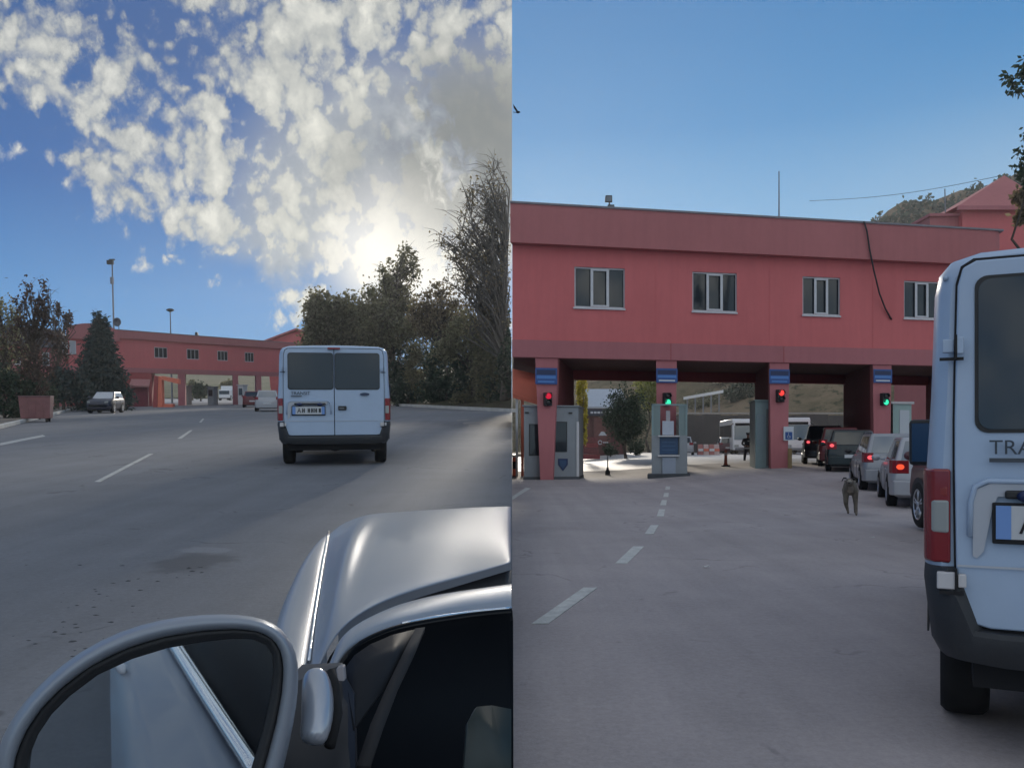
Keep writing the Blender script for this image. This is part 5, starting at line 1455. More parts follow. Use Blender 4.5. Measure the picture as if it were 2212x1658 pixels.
mb = MB(); rows = []
for dd, h in ((0, .15), (3, .8), (8, 2.0), (20, 3.4), (45, 4.2)):
    row = []
    for i in range(17):
        p = A.lerp(B, i / 16) + nrm * dd; p.x = min(p.x, -.02); p.z = h; row.append(p)
    rows.append(row)
mb.loft(rows); mb.build('bank', hill_mat('earth bank', (.05, .042, .03), (.06, .06, .03), (.09, .08, .05), .8), M=ML, kind='structure', smooth=True)

# distant olive hill and yard seen through the openings
mb = MB(); rows = []
for y in frange(175, 300, 12):
    rows.append([(x, y, 0.2 + .075 * (y - 175) + .8 * math.sin(x * .11 + y * .05) * sst(y, 175, 200)) for x in frange(-240, -.5, 6)])
mb.loft(rows); mb.build('far_hillside', hill_mat('olive hillside', (.15, .14, .085), (.10, .105, .055), (.06, .07, .035), .06), M=ML, smooth=True, kind='structure')
mb = MB(); mb.prism([(-62, 112, 0), (-22, 112, 0), (-22, 172, 0), (-90, 172, 0)], (0, 0, .02)); mb.build('far_yard', M_YARD, M=ML, kind='structure')

# ---- the pink building across the road
A0 = LU(250, 878, 80.0); B0 = LU(590, 878, 99.0)
e_ = Vector((B0.x - A0.x, B0.y - A0.y, 0)); e_.normalize()
dd_ = Vector((-.33, 1, 0)).normalized()
def LP(t, d, z):
    return Vector((A0.x, A0.y, 0)) + e_ * t + dd_ * d + Vector((0, 0, z))
def t_at(px):
    lo, hi = -40, 60
    for _ in range(50):
        m = (lo + hi) / 2; p = ML @ LP(m, 0, 1.3)
        if CX + F * p.x / p.y < px: lo = m
        else: hi = m
    return lo
def lz_at(px, py):
    p = LP(t_at(px), 0, 0); return LU(px, py, p.y).z
def lbox(mb, t0, t1, d0, d1, z0, z1):
    return mb.hexa([LP(t0, d0, z0), LP(t1, d0, z0), LP(t1, d1, z0), LP(t0, d1, z0), LP(t0, d0, z1), LP(t1, d0, z1), LP(t1, d1, z1), LP(t0, d1, z1)])
lb = thing('checkpoint_building', 'far pink checkpoint building across the climbing road, small windows over open bays', 'building', LP(0, 0, 0), 0, ML)
LO = LP(0, 0, 0)
zt = lz_at(300, 716); zf = lz_at(300, 733); zs = lz_at(345, 806); w1, w0 = lz_at(350, 750), lz_at(350, 773)
T0, T1 = t_at(150), t_at(700)
lwins = [(t_at(a), t_at(b)) for a, b in ((335, 363), (405, 431), (471, 493), (530, 549))]
mb = MB(); lbox(mb, T0, T1, 0, .3, zs, w0); lbox(mb, T0, T1, 0, .3, w1, zf)
ed = [T0] + [v for w in lwins for v in w] + [T1]
for i in range(0, len(ed), 2):
    lbox(mb, ed[i], ed[i + 1], 0, .3, w0, w1)
mb.build('wall', M_PINK, lb, off=LO)
mb = MB(); lbox(mb, T0, T1, -.3, .3, zf, zt); mb.build('parapet', M_PINK2, lb, off=LO)
mb = MB(); lbox(mb, T0, T1, -.34, .34, zt, zt + .06); mb.build('coping', mat('grey coping', (.2, .19, .21)), lb, off=LO)
mb = MB(); lbox(mb, T0, T1, -.05, 0, zs, zs + .45); mb.build('band', M_BAND, lb, off=LO)
mb = MB(); lbox(mb, T0, T1, .3, 5, zs + .05, zt - .2); mb.build('upper_storey', M_PINK2, lb, off=LO)
for a, b in lwins:
    f = MB(); lbox(f, a, b, .06, .12, w0, w0 + .06); lbox(f, a, b, .06, .12, w1 - .06, w1)
    for k in range(4):
        c = a + (b - a - .06) * k / 3; lbox(f, c, c + .06, .05, .12, w0 + .06, w1 - .06)
    wo = f.build('window', M_ALU, lb, off=LO)
    for k in range(3):
        p = MB(); c = a + (b - a - .06) * k / 3 + .06; lbox(p, c, c + (b - a - .06) / 3 - .06, .10, .11, w0 + .06, w1 - .06); p.build('pane', M_WGLASS, wo, off=LO)
tS = t_at(328)
mb = MB(); lbox(mb, T0, tS, 0, 5, -.2, zs - .003); mb.build('ground_floor', M_PIER, lb, off=LO)
for px, hw_ in ((392, .45), (509, .40), (559, .42), (640, .42)):
    c = t_at(px); mb = MB(); lbox(mb, c - hw_, c + hw_, .02, 3.5, -.2, zs); mb.build('pier', M_PIER_P, lb, off=LO)
# arched parapet of the left end
ts0, ts1 = t_at(148), t_at(262)
zpk = lz_at(205, 699)
pts = [LP(ts0, -.4, zf - .3), LP(ts1, -.4, zf - .3)]
for j in range(13):
    f = j / 12; pts.append(LP(ts1 + (ts0 - ts1) * f, -.4, zt - .25 + (zpk - zt + .25) * math.sin(math.pi * f) ** .6))
mb = MB(); mb.prism(pts, dd_ * .35); mb.build('arched_parapet', M_PINK2, lb, off=LO)
for a, b, c, e in ((138, 150, 735, 765), (153, 167, 735, 765)):
    f = MB(); lbox(f, t_at(a), t_at(b), -.08, -.02, lz_at(150, e), lz_at(150, c)); wo = f.build('window', M_ALU, lb, off=LO)
    f = MB(); lbox(f, t_at(a) + .08, t_at(b) - .08, -.10, -.085, lz_at(150, e) + .08, lz_at(150, c) - .08); f.build('pane', mat('pale reflection pane', (.42, .43, .46), .3), wo, off=LO)  # pale colour paints the reflection in the glass
# left wing with a dark roof
tw0, tw1 = t_at(-160), t_at(146)
zw = lz_at(60, 748)
mb = MB(); lbox(mb, tw0, tw1, .4, 6, -.2, zw); mb.build('left_wing', M_PINK2, lb, off=LO)
mb = MB(); mb.hexa([LP(tw0, -.3, zw), LP(tw1, -.3, zw), LP(tw1, 6.5, zw), LP(tw0, 6.5, zw), LP(tw0 + .5, 2, zw + 1.9), LP(tw1 - 1, 2, zw + 1.6), LP(tw1 - 1, 4, zw + 1.6), LP(tw0 + .5, 4, zw + 1.9)]); mb.build('roof', mat('dark slate roof', (.055, .052, .065), .8, vary=.2), lb, off=LO)
for a in (8, 30, 92):
    f = MB(); lbox(f, t_at(a), t_at(a + 15), .34, .4, zw - 1.5, zw - .4); wo = f.build('window', M_ALU, lb, off=LO)
    f = MB(); lbox(f, t_at(a) + .1, t_at(a + 15) - .1, .32, .335, zw - 1.4, zw - .5); f.build('pane', M_WGLASS, wo, off=LO)
# porch at the foot of the building
t0, t1 = t_at(288), t_at(322)
q = LP((t0 + t1) / 2, -1.2, 0)
t = thing('porch', 'red porch with a pale pink sloping canopy at the left of the open bays', 'porch', q, 0, ML)
mb = MB(); lbox(mb, t0, t1, -1.6, -.1, 0, lz_at(305, 836)); mb.build('wall', mat('crimson wall', (.20, .035, .05), .7, vary=.15), t, off=q)
mb = MB(); mb.hexa([LP(t0 - .2, -2.3, lz_at(305, 836)), LP(t1 + .2, -2.3, lz_at(305, 836)), LP(t1 + .2, -.1, lz_at(305, 822)), LP(t0 - .2, -.1, lz_at(305, 822))] + [p + Vector((0, 0, .15)) for p in (LP(t0 - .2, -2.3, lz_at(305, 836)), LP(t1 + .2, -2.3, lz_at(305, 836)), LP(t1 + .2, -.1, lz_at(305, 822)), LP(t0 - .2, -.1, lz_at(305, 822)))]); mb.build('canopy', mat('pale pink canopy', (.42, .19, .18), .7), t, off=q)
# coral gate frame standing in the first opening
q = LG(345, 879)
t = thing('gate_kiosk', 'bright coral kiosk frame in the first opening of the far building', 'kiosk', q, 0, ML)
def KL(px, py): return LU(px, py, q.y) - q
def kq(mb, pts, d=.5): return mb.prism([KL(*p) for p in pts], (0, d, 0))
mb = MB(); kq(mb, [(340, 879), (351, 879), (349, 815), (342, 812)]); mb.build('pillar', M_CORAL, t)
mb = MB(); kq(mb, [(349, 812), (386, 819), (386, 829), (349, 820)]); mb.build('beam', M_CORAL, t)
mb = MB(); kq(mb, [(352, 879), (372, 879), (374, 872), (352, 872)]); mb.build('low_wall', M_CORAL, t)
mb = MB(); kq(mb, [(330, 879), (339, 879), (341, 813), (333, 811)]); mb.build('dark_pillar', M_PIER, t)
# booths in the openings
for px, w, hpx, lab, m in ((455, 13, 38, 'small blue grey booth in the widest opening of the far building', M_BOOTH), (400, 8, 40, 'grey booth against the pier right of the coral kiosk', M_BOOTH), (520, 12, 42, 'pale grey booth left of the queueing cars', M_BOOTH_W)):
    y = 92; a, b = LG(px - w / 2, 878), LG(px + w / 2, 878); q = LU(px, 877, y)
    q.z = 0; wm = w / F * y; hm_ = hpx / F * y
    t = thing('guard_booth', lab, 'booth', q, 0, ML, 'small booths of the far building')
    mb = MB(); mb.box(-wm / 2, wm / 2, 0, 1.4, 0, hm_); mb.build('cabin', m, t, bevel=.03)
    mb = MB(); mb.box(-wm / 2 + .1, wm / 2 - .1, -.03, 0, hm_ * .5, hm_ * .85); mb.build('window', M_WGLASS, t)
    mb = MB(); mb.box(-wm / 2 - .1, wm / 2 + .1, -.1, 1.5, hm_, hm_ + .08); mb.build('roof', m, t)
# gabled pink block at the right end, mostly behind trees and van
y = 112; q = LU(620, 876, y); q.z = 0
t = thing('gabled_block', 'pink gabled block between the far building and the trees', 'building', q, 0, ML)
def GL(px, py): return LU(px, py, y) - q
mb = MB(); mb.prism([Vector((GL(574, 0).x, 0, -.2)), Vector((GL(700, 0).x, 0, -.2)), Vector((GL(700, 0).x, 0, GL(700, 738).z)), GL(641, 715), GL(574, 738)], (0, 8, 0)); mb.build('wall', M_PINK, t)
mb = MB()
a, b, c = GL(570, 740), GL(641, 713), GL(703, 739)
for p, r_ in ((a, b), (b, c)):
    mb.hexa([p + Vector((0, -.4, 0)), r_ + Vector((0, -.4, 0)), r_ + Vector((0, 8.3, 0)), p + Vector((0, 8.3, 0))] + [v + Vector((0, 0, .25)) for v in (p + Vector((0, -.4, 0)), r_ + Vector((0, -.4, 0)), r_ + Vector((0, 8.3, 0)), p + Vector((0, 8.3, 0)))])
mb.build('roof', M_PINK2, t)
# masts and dish
q = LU(250, 877, 92); q.z = 0
t = thing('light_mast', 'tall thin mast with a small lamp cluster at its top, behind the dark conifer', 'mast', q, 0, ML)
def ML_(px, py): return LU(px, py, 92) - q
hh = ML_(250, 568).z
mb = MB(); mb.tube([(0, 0, 0), (0, 0, hh * .5), (0, 0, hh)], [.13, .10, .07], 8); mb.build('pole', M_METAL, t, smooth=True)
mb = MB(); mb.box(-.5, .12, -.18, .18, hh - .15, hh + .28); mb.box(-.3, .3, -.1, .1, hh + .28, hh + .4); mb.build('lamp_head', M_BLACK, t, bevel=.03)
mb = MB(); z1 = ML_(250, 605).z; mb.box(-.2, .08, -.15, .15, z1 - .4, z1 + .3); mb.build('box', M_METAL, t, bevel=.02)
q = LU(372, 877, 104); q.z = 0
t = thing('light_mast', 'shorter mast with a flat disc-shaped lamp head behind the roof', 'mast', q, 0, ML)
hh = (LU(372, 669, 104) - q).z
mb = MB(); mb.tube([(0, 0, 0), (0, 0, hh)], [.12, .06], 8); mb.build('pole', M_METAL, t)
mb = MB(); mb.loft([[(r * math.cos(a), r * math.sin(a), hh + z) for a in [2 * math.pi * j / 12 for j in range(12)]] for r, z in ((.1, -.25), (.42, -.1), (.46, .02), (.2, .14))], True, True); mb.build('lamp_head', M_BLACK, t, smooth=True)
q = LP(t_at(257), 1.0, zt - .1)
t = thing('satellite_dish', 'round dark satellite dish on the roof beside the tall mast', 'satellite dish', q, 0, ML)
mb = MB(); c0 = Vector((0, 0, LU(257, 696, q.y).z - q.z)); rows = []
for i in range(6):
    r = .40 * i / 5; rows.append([c0 + Vector((r * math.cos(a) * .92, -.1 + .18 * (r / .4) ** 2 * -1, r * math.sin(a))) for a in [2 * math.pi * j / 18 for j in range(18)]])
mb.loft(rows, True); mb.build('bowl', mat('dish grey', (.07, .085, .11), .6), t, smooth=True, solid=.02)
mb = MB(); mb.tube([(0, .1, -.1), (0, .05, c0.z)], .04, 6); mb.tube([c0 + Vector((0, -.1, -.3)), c0 + Vector((0, -.55, 0))], .015, 5); mb.build('stand', M_METAL, t)
q = LP(t_at(427), .5, zt)
mb = MB(); mb.hexa([(-.18, -.1, 0), (.18, -.1, 0), (.18, .2, 0), (-.18, .2, 0), (-.12, -.1, .42), (.06, -.1, .42), (.06, .2, .42), (-.12, .2, .42)]); o = mb.build('floodlight', M_BLACK, None, bevel=.02, M=ML @ Matrix.Translation(q)); tag(o, 'tiny dark floodlight on the far parapet above the windows', 'floodlight')

# ---- vegetation of the left-hand place
rl = np.random.default_rng(21)
def lbase(px, y):
    q = LU(px, 800, y); q.z = 0; return q
def lh(px, py, y): return LU(px, py, y).z
# conifer with two tips
def conifer(label, px, y, top, wpx, n, tips):
    b = lbase(px, y); h = lh(px, top, y); w = wpx / F * y / 2
    t = thing('conifer', label, 'tree', b, 0, ML)
    P = []
    for tx, th, tw, nn in tips:
        for _ in range(nn):
            f = rl.random() ** .62                                     # 0 top .. 1 bottom
            lvl = round(f * 13) / 13 + rl.normal() * .018
            a = rl.random() * 2 * math.pi; r = rl.random() ** .45 * tw * (min(1.0, max(lvl - .06, .02)) ** .62) * (1 - .10 * math.sin(lvl * 40)) * (0.82 + .18 * math.sin(a * 5 + lvl * 9))
            P.append((b.x + tx * max(0.0, 1 - lvl) ** .4 + r * math.cos(a), b.y + r * math.sin(a), th * (1 - .955 * lvl) - .22 * r + .4 * (lvl > .8)))
    v, f = leaf_quads(P, .34, rl, -1, .5, .32)
    leaf_mesh('foliage', v, f, M_LEAF_BL, t, b)
    mb = MB(); mb.tube([(0, 0, 0), (0, 0, h * .9)], [.2, .03], 8); mb.build('trunk', M_BARK, t, smooth=True)
    return t
hsp = lh(213, 676, 63)
conifer('dense dark blue green conifer with two thin tips by the parked car', 218, 63, 676, 140, 0, ((-.12, hsp, 2.7, 12500), (.42, lh(228, 686, 63), 2.1, 5500)))
b = lbase(135, 58)
make_tree('shrub', 'dark bushy evergreen between the autumn tree and the conifer', 'shrub', ML, b, lh(135, 788, 58), [((0, 0, 1.9), (1.1, .8, 1.0), 3500, 30), ((.9, .2, 1.5), (.8, .7, .7), 1500, 15)], M_LEAF_BL, .26, trunk_r=.12, rng=rl, sgn=-1, branch_n=5)
autumn = M_LEAF_PU
b = lbase(78, 43); h = lh(78, 600, 43)
make_tree('autumn_tree', 'half bare russet tree behind the dull red bin on the left pavement', 'tree', ML, b, h,
          [((-.2, 0, h * .80), (.8, .7, h * .18), 520, 24), ((.55, 0, h * .80), (.3, .4, h * .19), 300, 12), ((0, 0, h * .5), (1.4, 1.0, h * .24), 900, 34), ((-.2, 0, h * .3), (.9, .8, h * .15), 500, 15)], autumn, .19, trunk_r=.12, rng=rl, sgn=-1, twigs=5, branch_n=26)
b = lbase(8, 46); h = lh(10, 628, 46)
make_tree('autumn_tree', 'grey green thin tree at the left edge of the picture', 'tree', ML, b, h, [((0, 0, h * .74), (.95, .8, h * .24), 1200, 26), ((.2, 0, h * .45), (1.2, .9, h * .2), 900, 20)], M_LEAF_GR, .19, trunk_r=.12, rng=rl, sgn=-1, twigs=4, branch_n=20)
b = lbase(122, 66); h = lh(135, 652, 66)
make_tree('autumn_tree', 'slender brown tree with two upswept tips left of the conifer', 'tree', ML, b, h, [((.15, 0, h * .86), (.28, .3, h * .14), 240, 8), ((.95, 0, h * .80), (.5, .3, h * .10), 260, 8), ((.2, 0, h * .6), (.8, .6, h * .16), 500, 14)], M_LEAF_PU, .24, trunk_r=.13, rng=rl, sgn=-1, twigs=4, branch_n=12)
for i, (px, y, top, wpx) in enumerate(((6, 41, 796, 80), (44, 42, 812, 60), (92, 52, 806, 60))):
    b = lbase(px, y); h = lh(px, top, y); w = wpx / F * y / 2
    make_tree('shrub', ('dark shrub at the left edge under the thin tree', 'dark shrub below the russet tree', 'dark shrub behind the dull red bin')[i], 'shrub', ML, b, h, [((0, 0, h * .5), (w, .7, h * .48), 2600, 26)], M_LEAF_DK, .18, trunk_r=.06, rng=rl, sgn=-1, branch_n=5)
# trees on the right bank:  column, distance, top row, half width px, kind
def bank_tree(label, px, y, crowns, m, leaf, top, tw=0, bn=16, tr=.22, name='bank_tree', bark=M_BARK, z0=.8, drop=.15):
    b = lbase(px, y); b.z = z0; h = lh(px, top, y) - z0
    cs = []
    for cx, cy, rx, ry, n, cl in crowns:
        c = LU(cx, cy, y) - b
        cs.append(((c.x, rl.normal() * .5, c.z), (rx / F * y, rx / F * y * .8, ry / F * y), n, cl))
    return make_tree(name, label, 'tree', ML, b, h, cs, m, leaf, bark=bark, trunk_r=tr, rng=rl, sgn=-1, twigs=tw, branch_n=bn, drop=drop, group='trees on the right bank')
bank_tree('dense bushy tree at the left end of the bank trees, just above the van roof', 700, 90, [(695, 685, 42, 48, 5200, 70), (740, 700, 45, 55, 5200, 60), (700, 740, 55, 45, 4500, 40)], M_LEAF_OL, .38, 628)
bank_tree('olive tree with a feathery top in front of the bright sky', 850, 88, [(860, 610, 52, 50, 1900, 46), (880, 565, 22, 38, 420, 14), (830, 655, 75, 45, 3400, 60), (850, 710, 80, 50, 5200, 50)], M_LEAF_OL, .36, 540, 4, 30)
bank_tree('brownish tree between the feathery tree and the bare tree', 955, 82, [(950, 655, 60, 42, 1500, 40), (960, 700, 70, 50, 3600, 50), (925, 690, 40, 40, 1500, 30)], M_LEAF_BR, .34, 612, 4, 28)
bank_tree('tall half bare tree at the right edge of the cloudy half', 1088, 66, [(1048, 470, 66, 95, 480, 60), (1060, 395, 40, 60, 130, 34), (985, 525, 58, 30, 300, 22), (1030, 590, 85, 50, 1000, 50), (1060, 670, 62, 60, 2000, 40)], M_LEAF_BR, .24, 335, 9, 46, .26, bark=M_BARK2)
bank_tree('grey green tree low behind the van roof', 790, 92, [(790, 700, 55, 45, 4200, 50), (800, 760, 60, 50, 4500, 40)], M_LEAF_GR, .38, 655)
bank_tree('dark leafy tree standing in front of the bare tree', 1020, 72, [(1020, 740, 75, 55, 6000, 60), (1060, 770, 50, 60, 3500, 30)], M_LEAF_OL, .32, 690, 2)
for i, (px, y, cy, rx, ry) in enumerate(((865, 87, 800, 45, 52), (915, 83, 795, 45, 60), (965, 78, 800, 48, 62), (1015, 73, 810, 48, 62), (1065, 69, 805, 45, 70), (880, 84, 848, 42, 30), (950, 79, 850, 45, 32), (1020, 72.5, 855, 45, 34), (1082, 68, 855, 40, 36), (1100, 66, 760, 30, 80))):
    b = lbase(px, y); b.z = .3; c = LU(px, cy, y) - b
    make_tree('bank_shrub', ['shrub on the bank next to the right side of the van', 'second bank shrub right of the van', 'middle shrub of the upper bank row', 'fourth shrub of the upper bank row', 'fifth shrub of the upper bank row, near the bare trunk', 'low shrub by the kerb nearest the van', 'second low shrub along the right kerb', 'third low shrub along the right kerb', 'low shrub at the kerb by the edge of the cloudy half', 'tall dark shrub at the foot of the bare tree'][i], 'shrub', ML, b, max(1, c.z + ry / F * y),
              [((c.x, 0, c.z), (rx / F * y, 1.2, ry / F * y), 3600, 40)], (M_LEAF_DK, M_LEAF_OL, M_LEAF_DK)[i % 3], .30, trunk_r=.1, rng=rl, sgn=-1, branch_n=4, group='shrubs on the right bank')
# trees and a pale lorry seen through the openings
for i, (px, py, rx, ry, y) in enumerate(((432, 842, 17, 18, 128), (490, 832, 14, 10, 150), (415, 835, 8, 14, 140))):
    b = lbase(px, y); c = LU(px, py, y) - b
    make_tree('yard_tree', ('round dark tree in the widest opening', 'small olive tree seen right of the little booth', 'pale thin tree by the coral kiosk side of the opening')[i], 'tree', ML, b, c.z + ry / F * y, [((0, 0, c.z), (rx / F * y, 1.0, ry / F * y), 1500, 25)], (M_LEAF_DK, M_LEAF_OL, M_LEAF_GR)[i], .35, trunk_r=.12, rng=rl, sgn=-1, branch_n=4)
q = lbase(489, 140)
t = thing('lorry', 'pale lorry standing in the yard beyond the widest opening', 'lorry', q, 0, ML)
mb = MB(); mb.box(-.95, .95, 0, 5, .6, 2.3); mb.build('box_body', M_WHITE, t, bevel=.04)
mb = MB(); mb.box(-.9, .9, -1.3, -.05, .4, 1.7); cb_ = mb.build('cab', M_WHITE, t, bevel=.1)
mb = MB(); mb.box(-.8, .8, -1.34, -1.3, 1.0, 1.55); mb.build('windscreen', M_CGLASS, cb_)
for s in (-1, 1):
    for yy in (-.8, 3.8):
        wheel(t, s * .8, yy, .42, .25, s)

# bin on wheels at the kerb
q = LG(80, 911); 
t = thing('waste_bin', 'dull red box-shaped bin on dark feet at the left kerb', 'bin', q, rad(18), ML)
w = 62 / F * q.y / 2; h = 46 / F * q.y
mb = MB(); mb.hexa([(-w * .9, -.4, .16), (w * .9, -.4, .16), (w * .9, .4, .16), (-w * .9, .4, .16), (-w, -.45, .16 + h), (w, -.45, .16 + h), (w, .45, .16 + h), (-w, .45, .16 + h)]); mb.build('body', mat('dull red bin', (.22, .095, .095), .7, vary=.2, vscale=3), t, bevel=.03)
mb = MB(); mb.box(-w * 1.02, w * 1.02, -.47, .47, .16 + h, .21 + h); mb.build('lid', mat('bin lid', (.17, .085, .09), .7, vary=.2), t, bevel=.02)
mb = MB()
for k in (-.45, .0, .45):
    mb.box(w * k - .03, w * k + .03, -.455, -.40, .25, .1 + h)
mb.build('rib', mat('dull red bin', (.22, .095, .095)), t)
for sx in (-1, 1):
    for sy in (-1, 1):
        mb = MB(); mb.tube([(sx * w * .7 - .04, sy * .3, .08), (sx * w * .7 + .04, sy * .3, .08)], .08, 12); mb.box(sx * w * .7 - .05, sx * w * .7 + .05, sy * .3 - .03, sy * .3 + .03, .08, .17); mb.build('foot', M_RUBBER, t)

# vehicles of the left-hand place
def lrear(px, y):
    q = LU(px, 870, y); return (q.x, q.y, 0)
make_car('parked_car', 'dark car with a bright windscreen parked under the conifer', lrear(246, 58), rad(172), P_NAVY, 3.4, 1.5, 1.36, M=ML, style='hatch', lit=(False, False), glass=mat('bright glass', (.45, .47, .50), .1))
make_car('parked_car', 'dark red car queueing left of the white van, farther of the two', lrear(545, 76), rad(-14), P_RED, 4.0, 1.65, 1.42, M=ML, style='hatch', lit=(False, False), group='cars queueing left of the van')
make_car('parked_car', 'pale silver car just left of the white van, nearer of the two', lrear(577, 60), rad(-14), P_SIL2, 4.0, 1.65, 1.46, M=ML, style='wagon', lit=(False, False), rear_glass=M_GLASSB, group='cars queueing left of the van')
p = LU(722, 870, 15.7)
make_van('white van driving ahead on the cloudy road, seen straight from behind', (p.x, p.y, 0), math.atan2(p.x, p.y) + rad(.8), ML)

# ------------------------------------------------------------------ the viewer's own silver car, close on the left
P_OWN = mat('silver metallic', (0.25, 0.28, 0.325), 0.40, 0.25, 0.4, coat=0.12, vary=0.03, vscale=2)
nc = thing('own_car', 'silver car in the near foreground with its bonnet, wing mirror and dark side window', 'car', (-.45, 1.2, 0), 0, ML)
NO = Vector((-.45, 1.2, 0))
def crv(pts, n):
    P = [LU(*p) for p in pts]
    L_ = [0]
    for a, b in zip(P, P[1:]): L_.append(L_[-1] + (b - a).length)
    out = []
    # Catmull-Rom through the points, evenly sampled by length
    for i in range(n):
        s = L_[-1] * i / (n - 1); j = 0
        while j < len(P) - 2 and L_[j + 1] < s: j += 1
        t = (s - L_[j]) / max(1e-9, L_[j + 1] - L_[j])
        p0 = P[max(j - 1, 0)]; p1 = P[j]; p2 = P[j + 1]; p3 = P[min(j + 2, len(P) - 1)]
        out.append(.5 * ((2 * p1) + (p2 - p0) * t + (2 * p0 - 5 * p1 + 4 * p2 - p3) * t * t + (3 * p1 - p0 - 3 * p2 + p3) * t ** 3))
    for q in out: q.x = min(q.x, -.0008)
    return out
def coons(c0, c1, d0, d1, bulge=0.0):
    """c0/c1: u-curves at v=0/1 (n points); d0/d1: v-curves at u=0/1 (m points)"""
    n, m = len(c0), len(d0); rows = []
    for j in range(m):
        v = j / (m - 1); row = []
        for i in range(n):
            u = i / (n - 1)
            p = c0[i] * (1 - v) + c1[i] * v + d0[j] * (1 - u) + d1[j] * u
            p = p - (c0[0] * (1 - u) * (1 - v) + c0[-1] * u * (1 - v) + c1[0] * (1 - u) * v + c1[-1] * u * v)
            p.z += bulge * 16 * u * (1 - u) * v * (1 - v)
            p.x = min(p.x, -.0008); row.append(p)
        rows.append(row)
    return rows
CR = [(664, 1470, 1.0), (667, 1430, 1.06), (678, 1345, 1.25), (692, 1252, 1.52), (702, 1195, 1.75), (710, 1150, 1.98)]
OUT = [(575, 1440, 1.02), (597, 1330, 1.27), (624, 1262, 1.47), (655, 1203, 1.68), (682, 1170, 1.85), (710, 1150, 1.98)]
crease, outer = crv(CR, 16), crv(OUT, 16)
rows = [crease]
for f in (.35, .7, 1.0):
    rows.append([a.lerp(b, f) + Vector((0, 0, .10 * (a - b).length * math.sin(math.pi * f))) for a, b in zip(crease, outer)])
rows.append([p + Vector((-.010, .0, -.05)) for p in outer]); rows.append([Vector((p.x - .012, p.y, .55)) for p in outer]); rows.append([Vector((p.x + .03, p.y, .25)) for p in outer])
mb = MB(); mb.loft(rows); mb.build('front_wing', P_OWN, nc, off=NO, smooth=True, sub=1, solid=.004)
GAP = [(664, 1470, 1.0), (690, 1436, 1.03), (703, 1402, 1.06), (735, 1360, 1.11), (775, 1327, 1.17), (830, 1298, 1.24), (900, 1272, 1.31), (1000, 1243, 1.40), (1105, 1212, 1.47)]
FAR = [(710, 1150, 1.98), (745, 1126, 2.12), (800, 1109, 2.24), (870, 1103, 2.30), (950, 1098, 2.36), (1030, 1093, 2.42), (1105, 1090, 2.46)]
RGT = [(1105, 1212, 1.47), (1105, 1165, 1.80), (1105, 1120, 2.2), (1105, 1090, 2.46)]
CR2 = [(664, 1470, 1.0), (667, 1430, 1.06), (678, 1345, 1.25), (692, 1252, 1.52), (702, 1195, 1.75), (710, 1150, 1.98)]
g_, f_, r_, c_ = crv(GAP, 22), crv(FAR, 22), crv(RGT, 16), crv(CR2, 16)
rows = coons(g_, f_, c_, r_, .022)
# swage line: a soft ridge running from the gap towards the nose
for j, row in enumerate(rows):
    v = j / 15
    for i, p in enumerate(row):
        u = i / 21; d = u - (.16 + .22 * v)
        p.z += .012 * math.exp(-(d / .06) ** 2) * math.sin(math.pi * min(1, v * 1.02)) - .006 * math.exp(-((d - .13) / .09) ** 2) * math.sin(math.pi * v)
rows.append([p + Vector((0, .03, -.02)) for p in rows[-1]]); rows.append([p + Vector((0, .05, -.12)) for p in rows[-1]]); rows.append([p + Vector((0, .02, -.35)) for p in rows[-1]])
mb = MB(); mb.loft(rows); mb.build('bonnet', P_OWN, nc, off=NO, smooth=True, sub=1, solid=.004)
mb = MB(); mb.tube([p + Vector((.0, 0, .0015)) for p in crease[1:]], [.0022 * (1 + .6 * i / 15) for i in range(15)], 5); mb.build('shut_line', mat('bright edge', (.8, .83, .86), .15, metal=.9), nc, off=NO, smooth=True)
# cowl: the dark channel behind the bonnet, then the silver pillar, the seal and the glass
PIL = [(697, 1462, .97), (714, 1434, .99), (724, 1398, 1.01), (750, 1363, 1.05), (800, 1331, 1.10), (870, 1301, 1.17), (950, 1281, 1.23), (1040, 1267, 1.29), (1105, 1258, 1.33)]
WIN = [(710, 1462, .94), (727, 1432, .95), (746, 1402, .97), (782, 1377, 1.0), (842, 1353, 1.04), (905, 1338, 1.08), (1000, 1323, 1.14), (1060, 1316, 1.17), (1105, 1312, 1.19)]
SEAL = [(716, 1468, .93), (735, 1440, .94), (755, 1412, .96), (788, 1388, .985), (846, 1364, 1.025), (908, 1350, 1.065), (1002, 1335, 1.125), (1061, 1328, 1.155), (1105, 1324, 1.175)]
gap, pil, win, seal = crv(GAP, 24), crv(PIL, 24), crv(WIN, 24), crv(SEAL, 24)
mb = MB(); mb.loft([[p + Vector((0, .012, -.016)) for p in gap], [a.lerp(b, .5) + Vector((0, .02, -.035)) for a, b in zip(gap, pil)], [p + Vector((0, 0, -.006)) for p in pil]]); mb.build('cowl', M_BLACK, nc, off=NO, smooth=True, solid=.003)
mb = MB(); mb.loft([[p + Vector((0, .008, -.016)) for p in pil], pil, [a.lerp(b, .25) + Vector((0, -.003, .007)) for a, b in zip(pil, win)], [a.lerp(b, .6) + Vector((0, -.004, .008)) for a, b in zip(pil, win)], win, [p + Vector((0, .004, -.01)) for p in win]]); mb.build('door_pillar', P_OWN, nc, off=NO, smooth=True, sub=1)
mb = MB(); mb.tube([p + Vector((0, -.001, 0)) for p in win[10:]], .0022, 6); mb.build('window_trim', M_CHROME, nc, off=NO, smooth=True)
mb = MB(); mb.loft([[p + Vector((0, .003, -.004)) for p in win], [a.lerp(b, .5) + Vector((0, -.003, .0)) for a, b in zip(win, seal)], [p + Vector((0, .004, 0)) for p in seal]]); mb.build('window_seal', M_RUBBER, nc, off=NO, smooth=True)
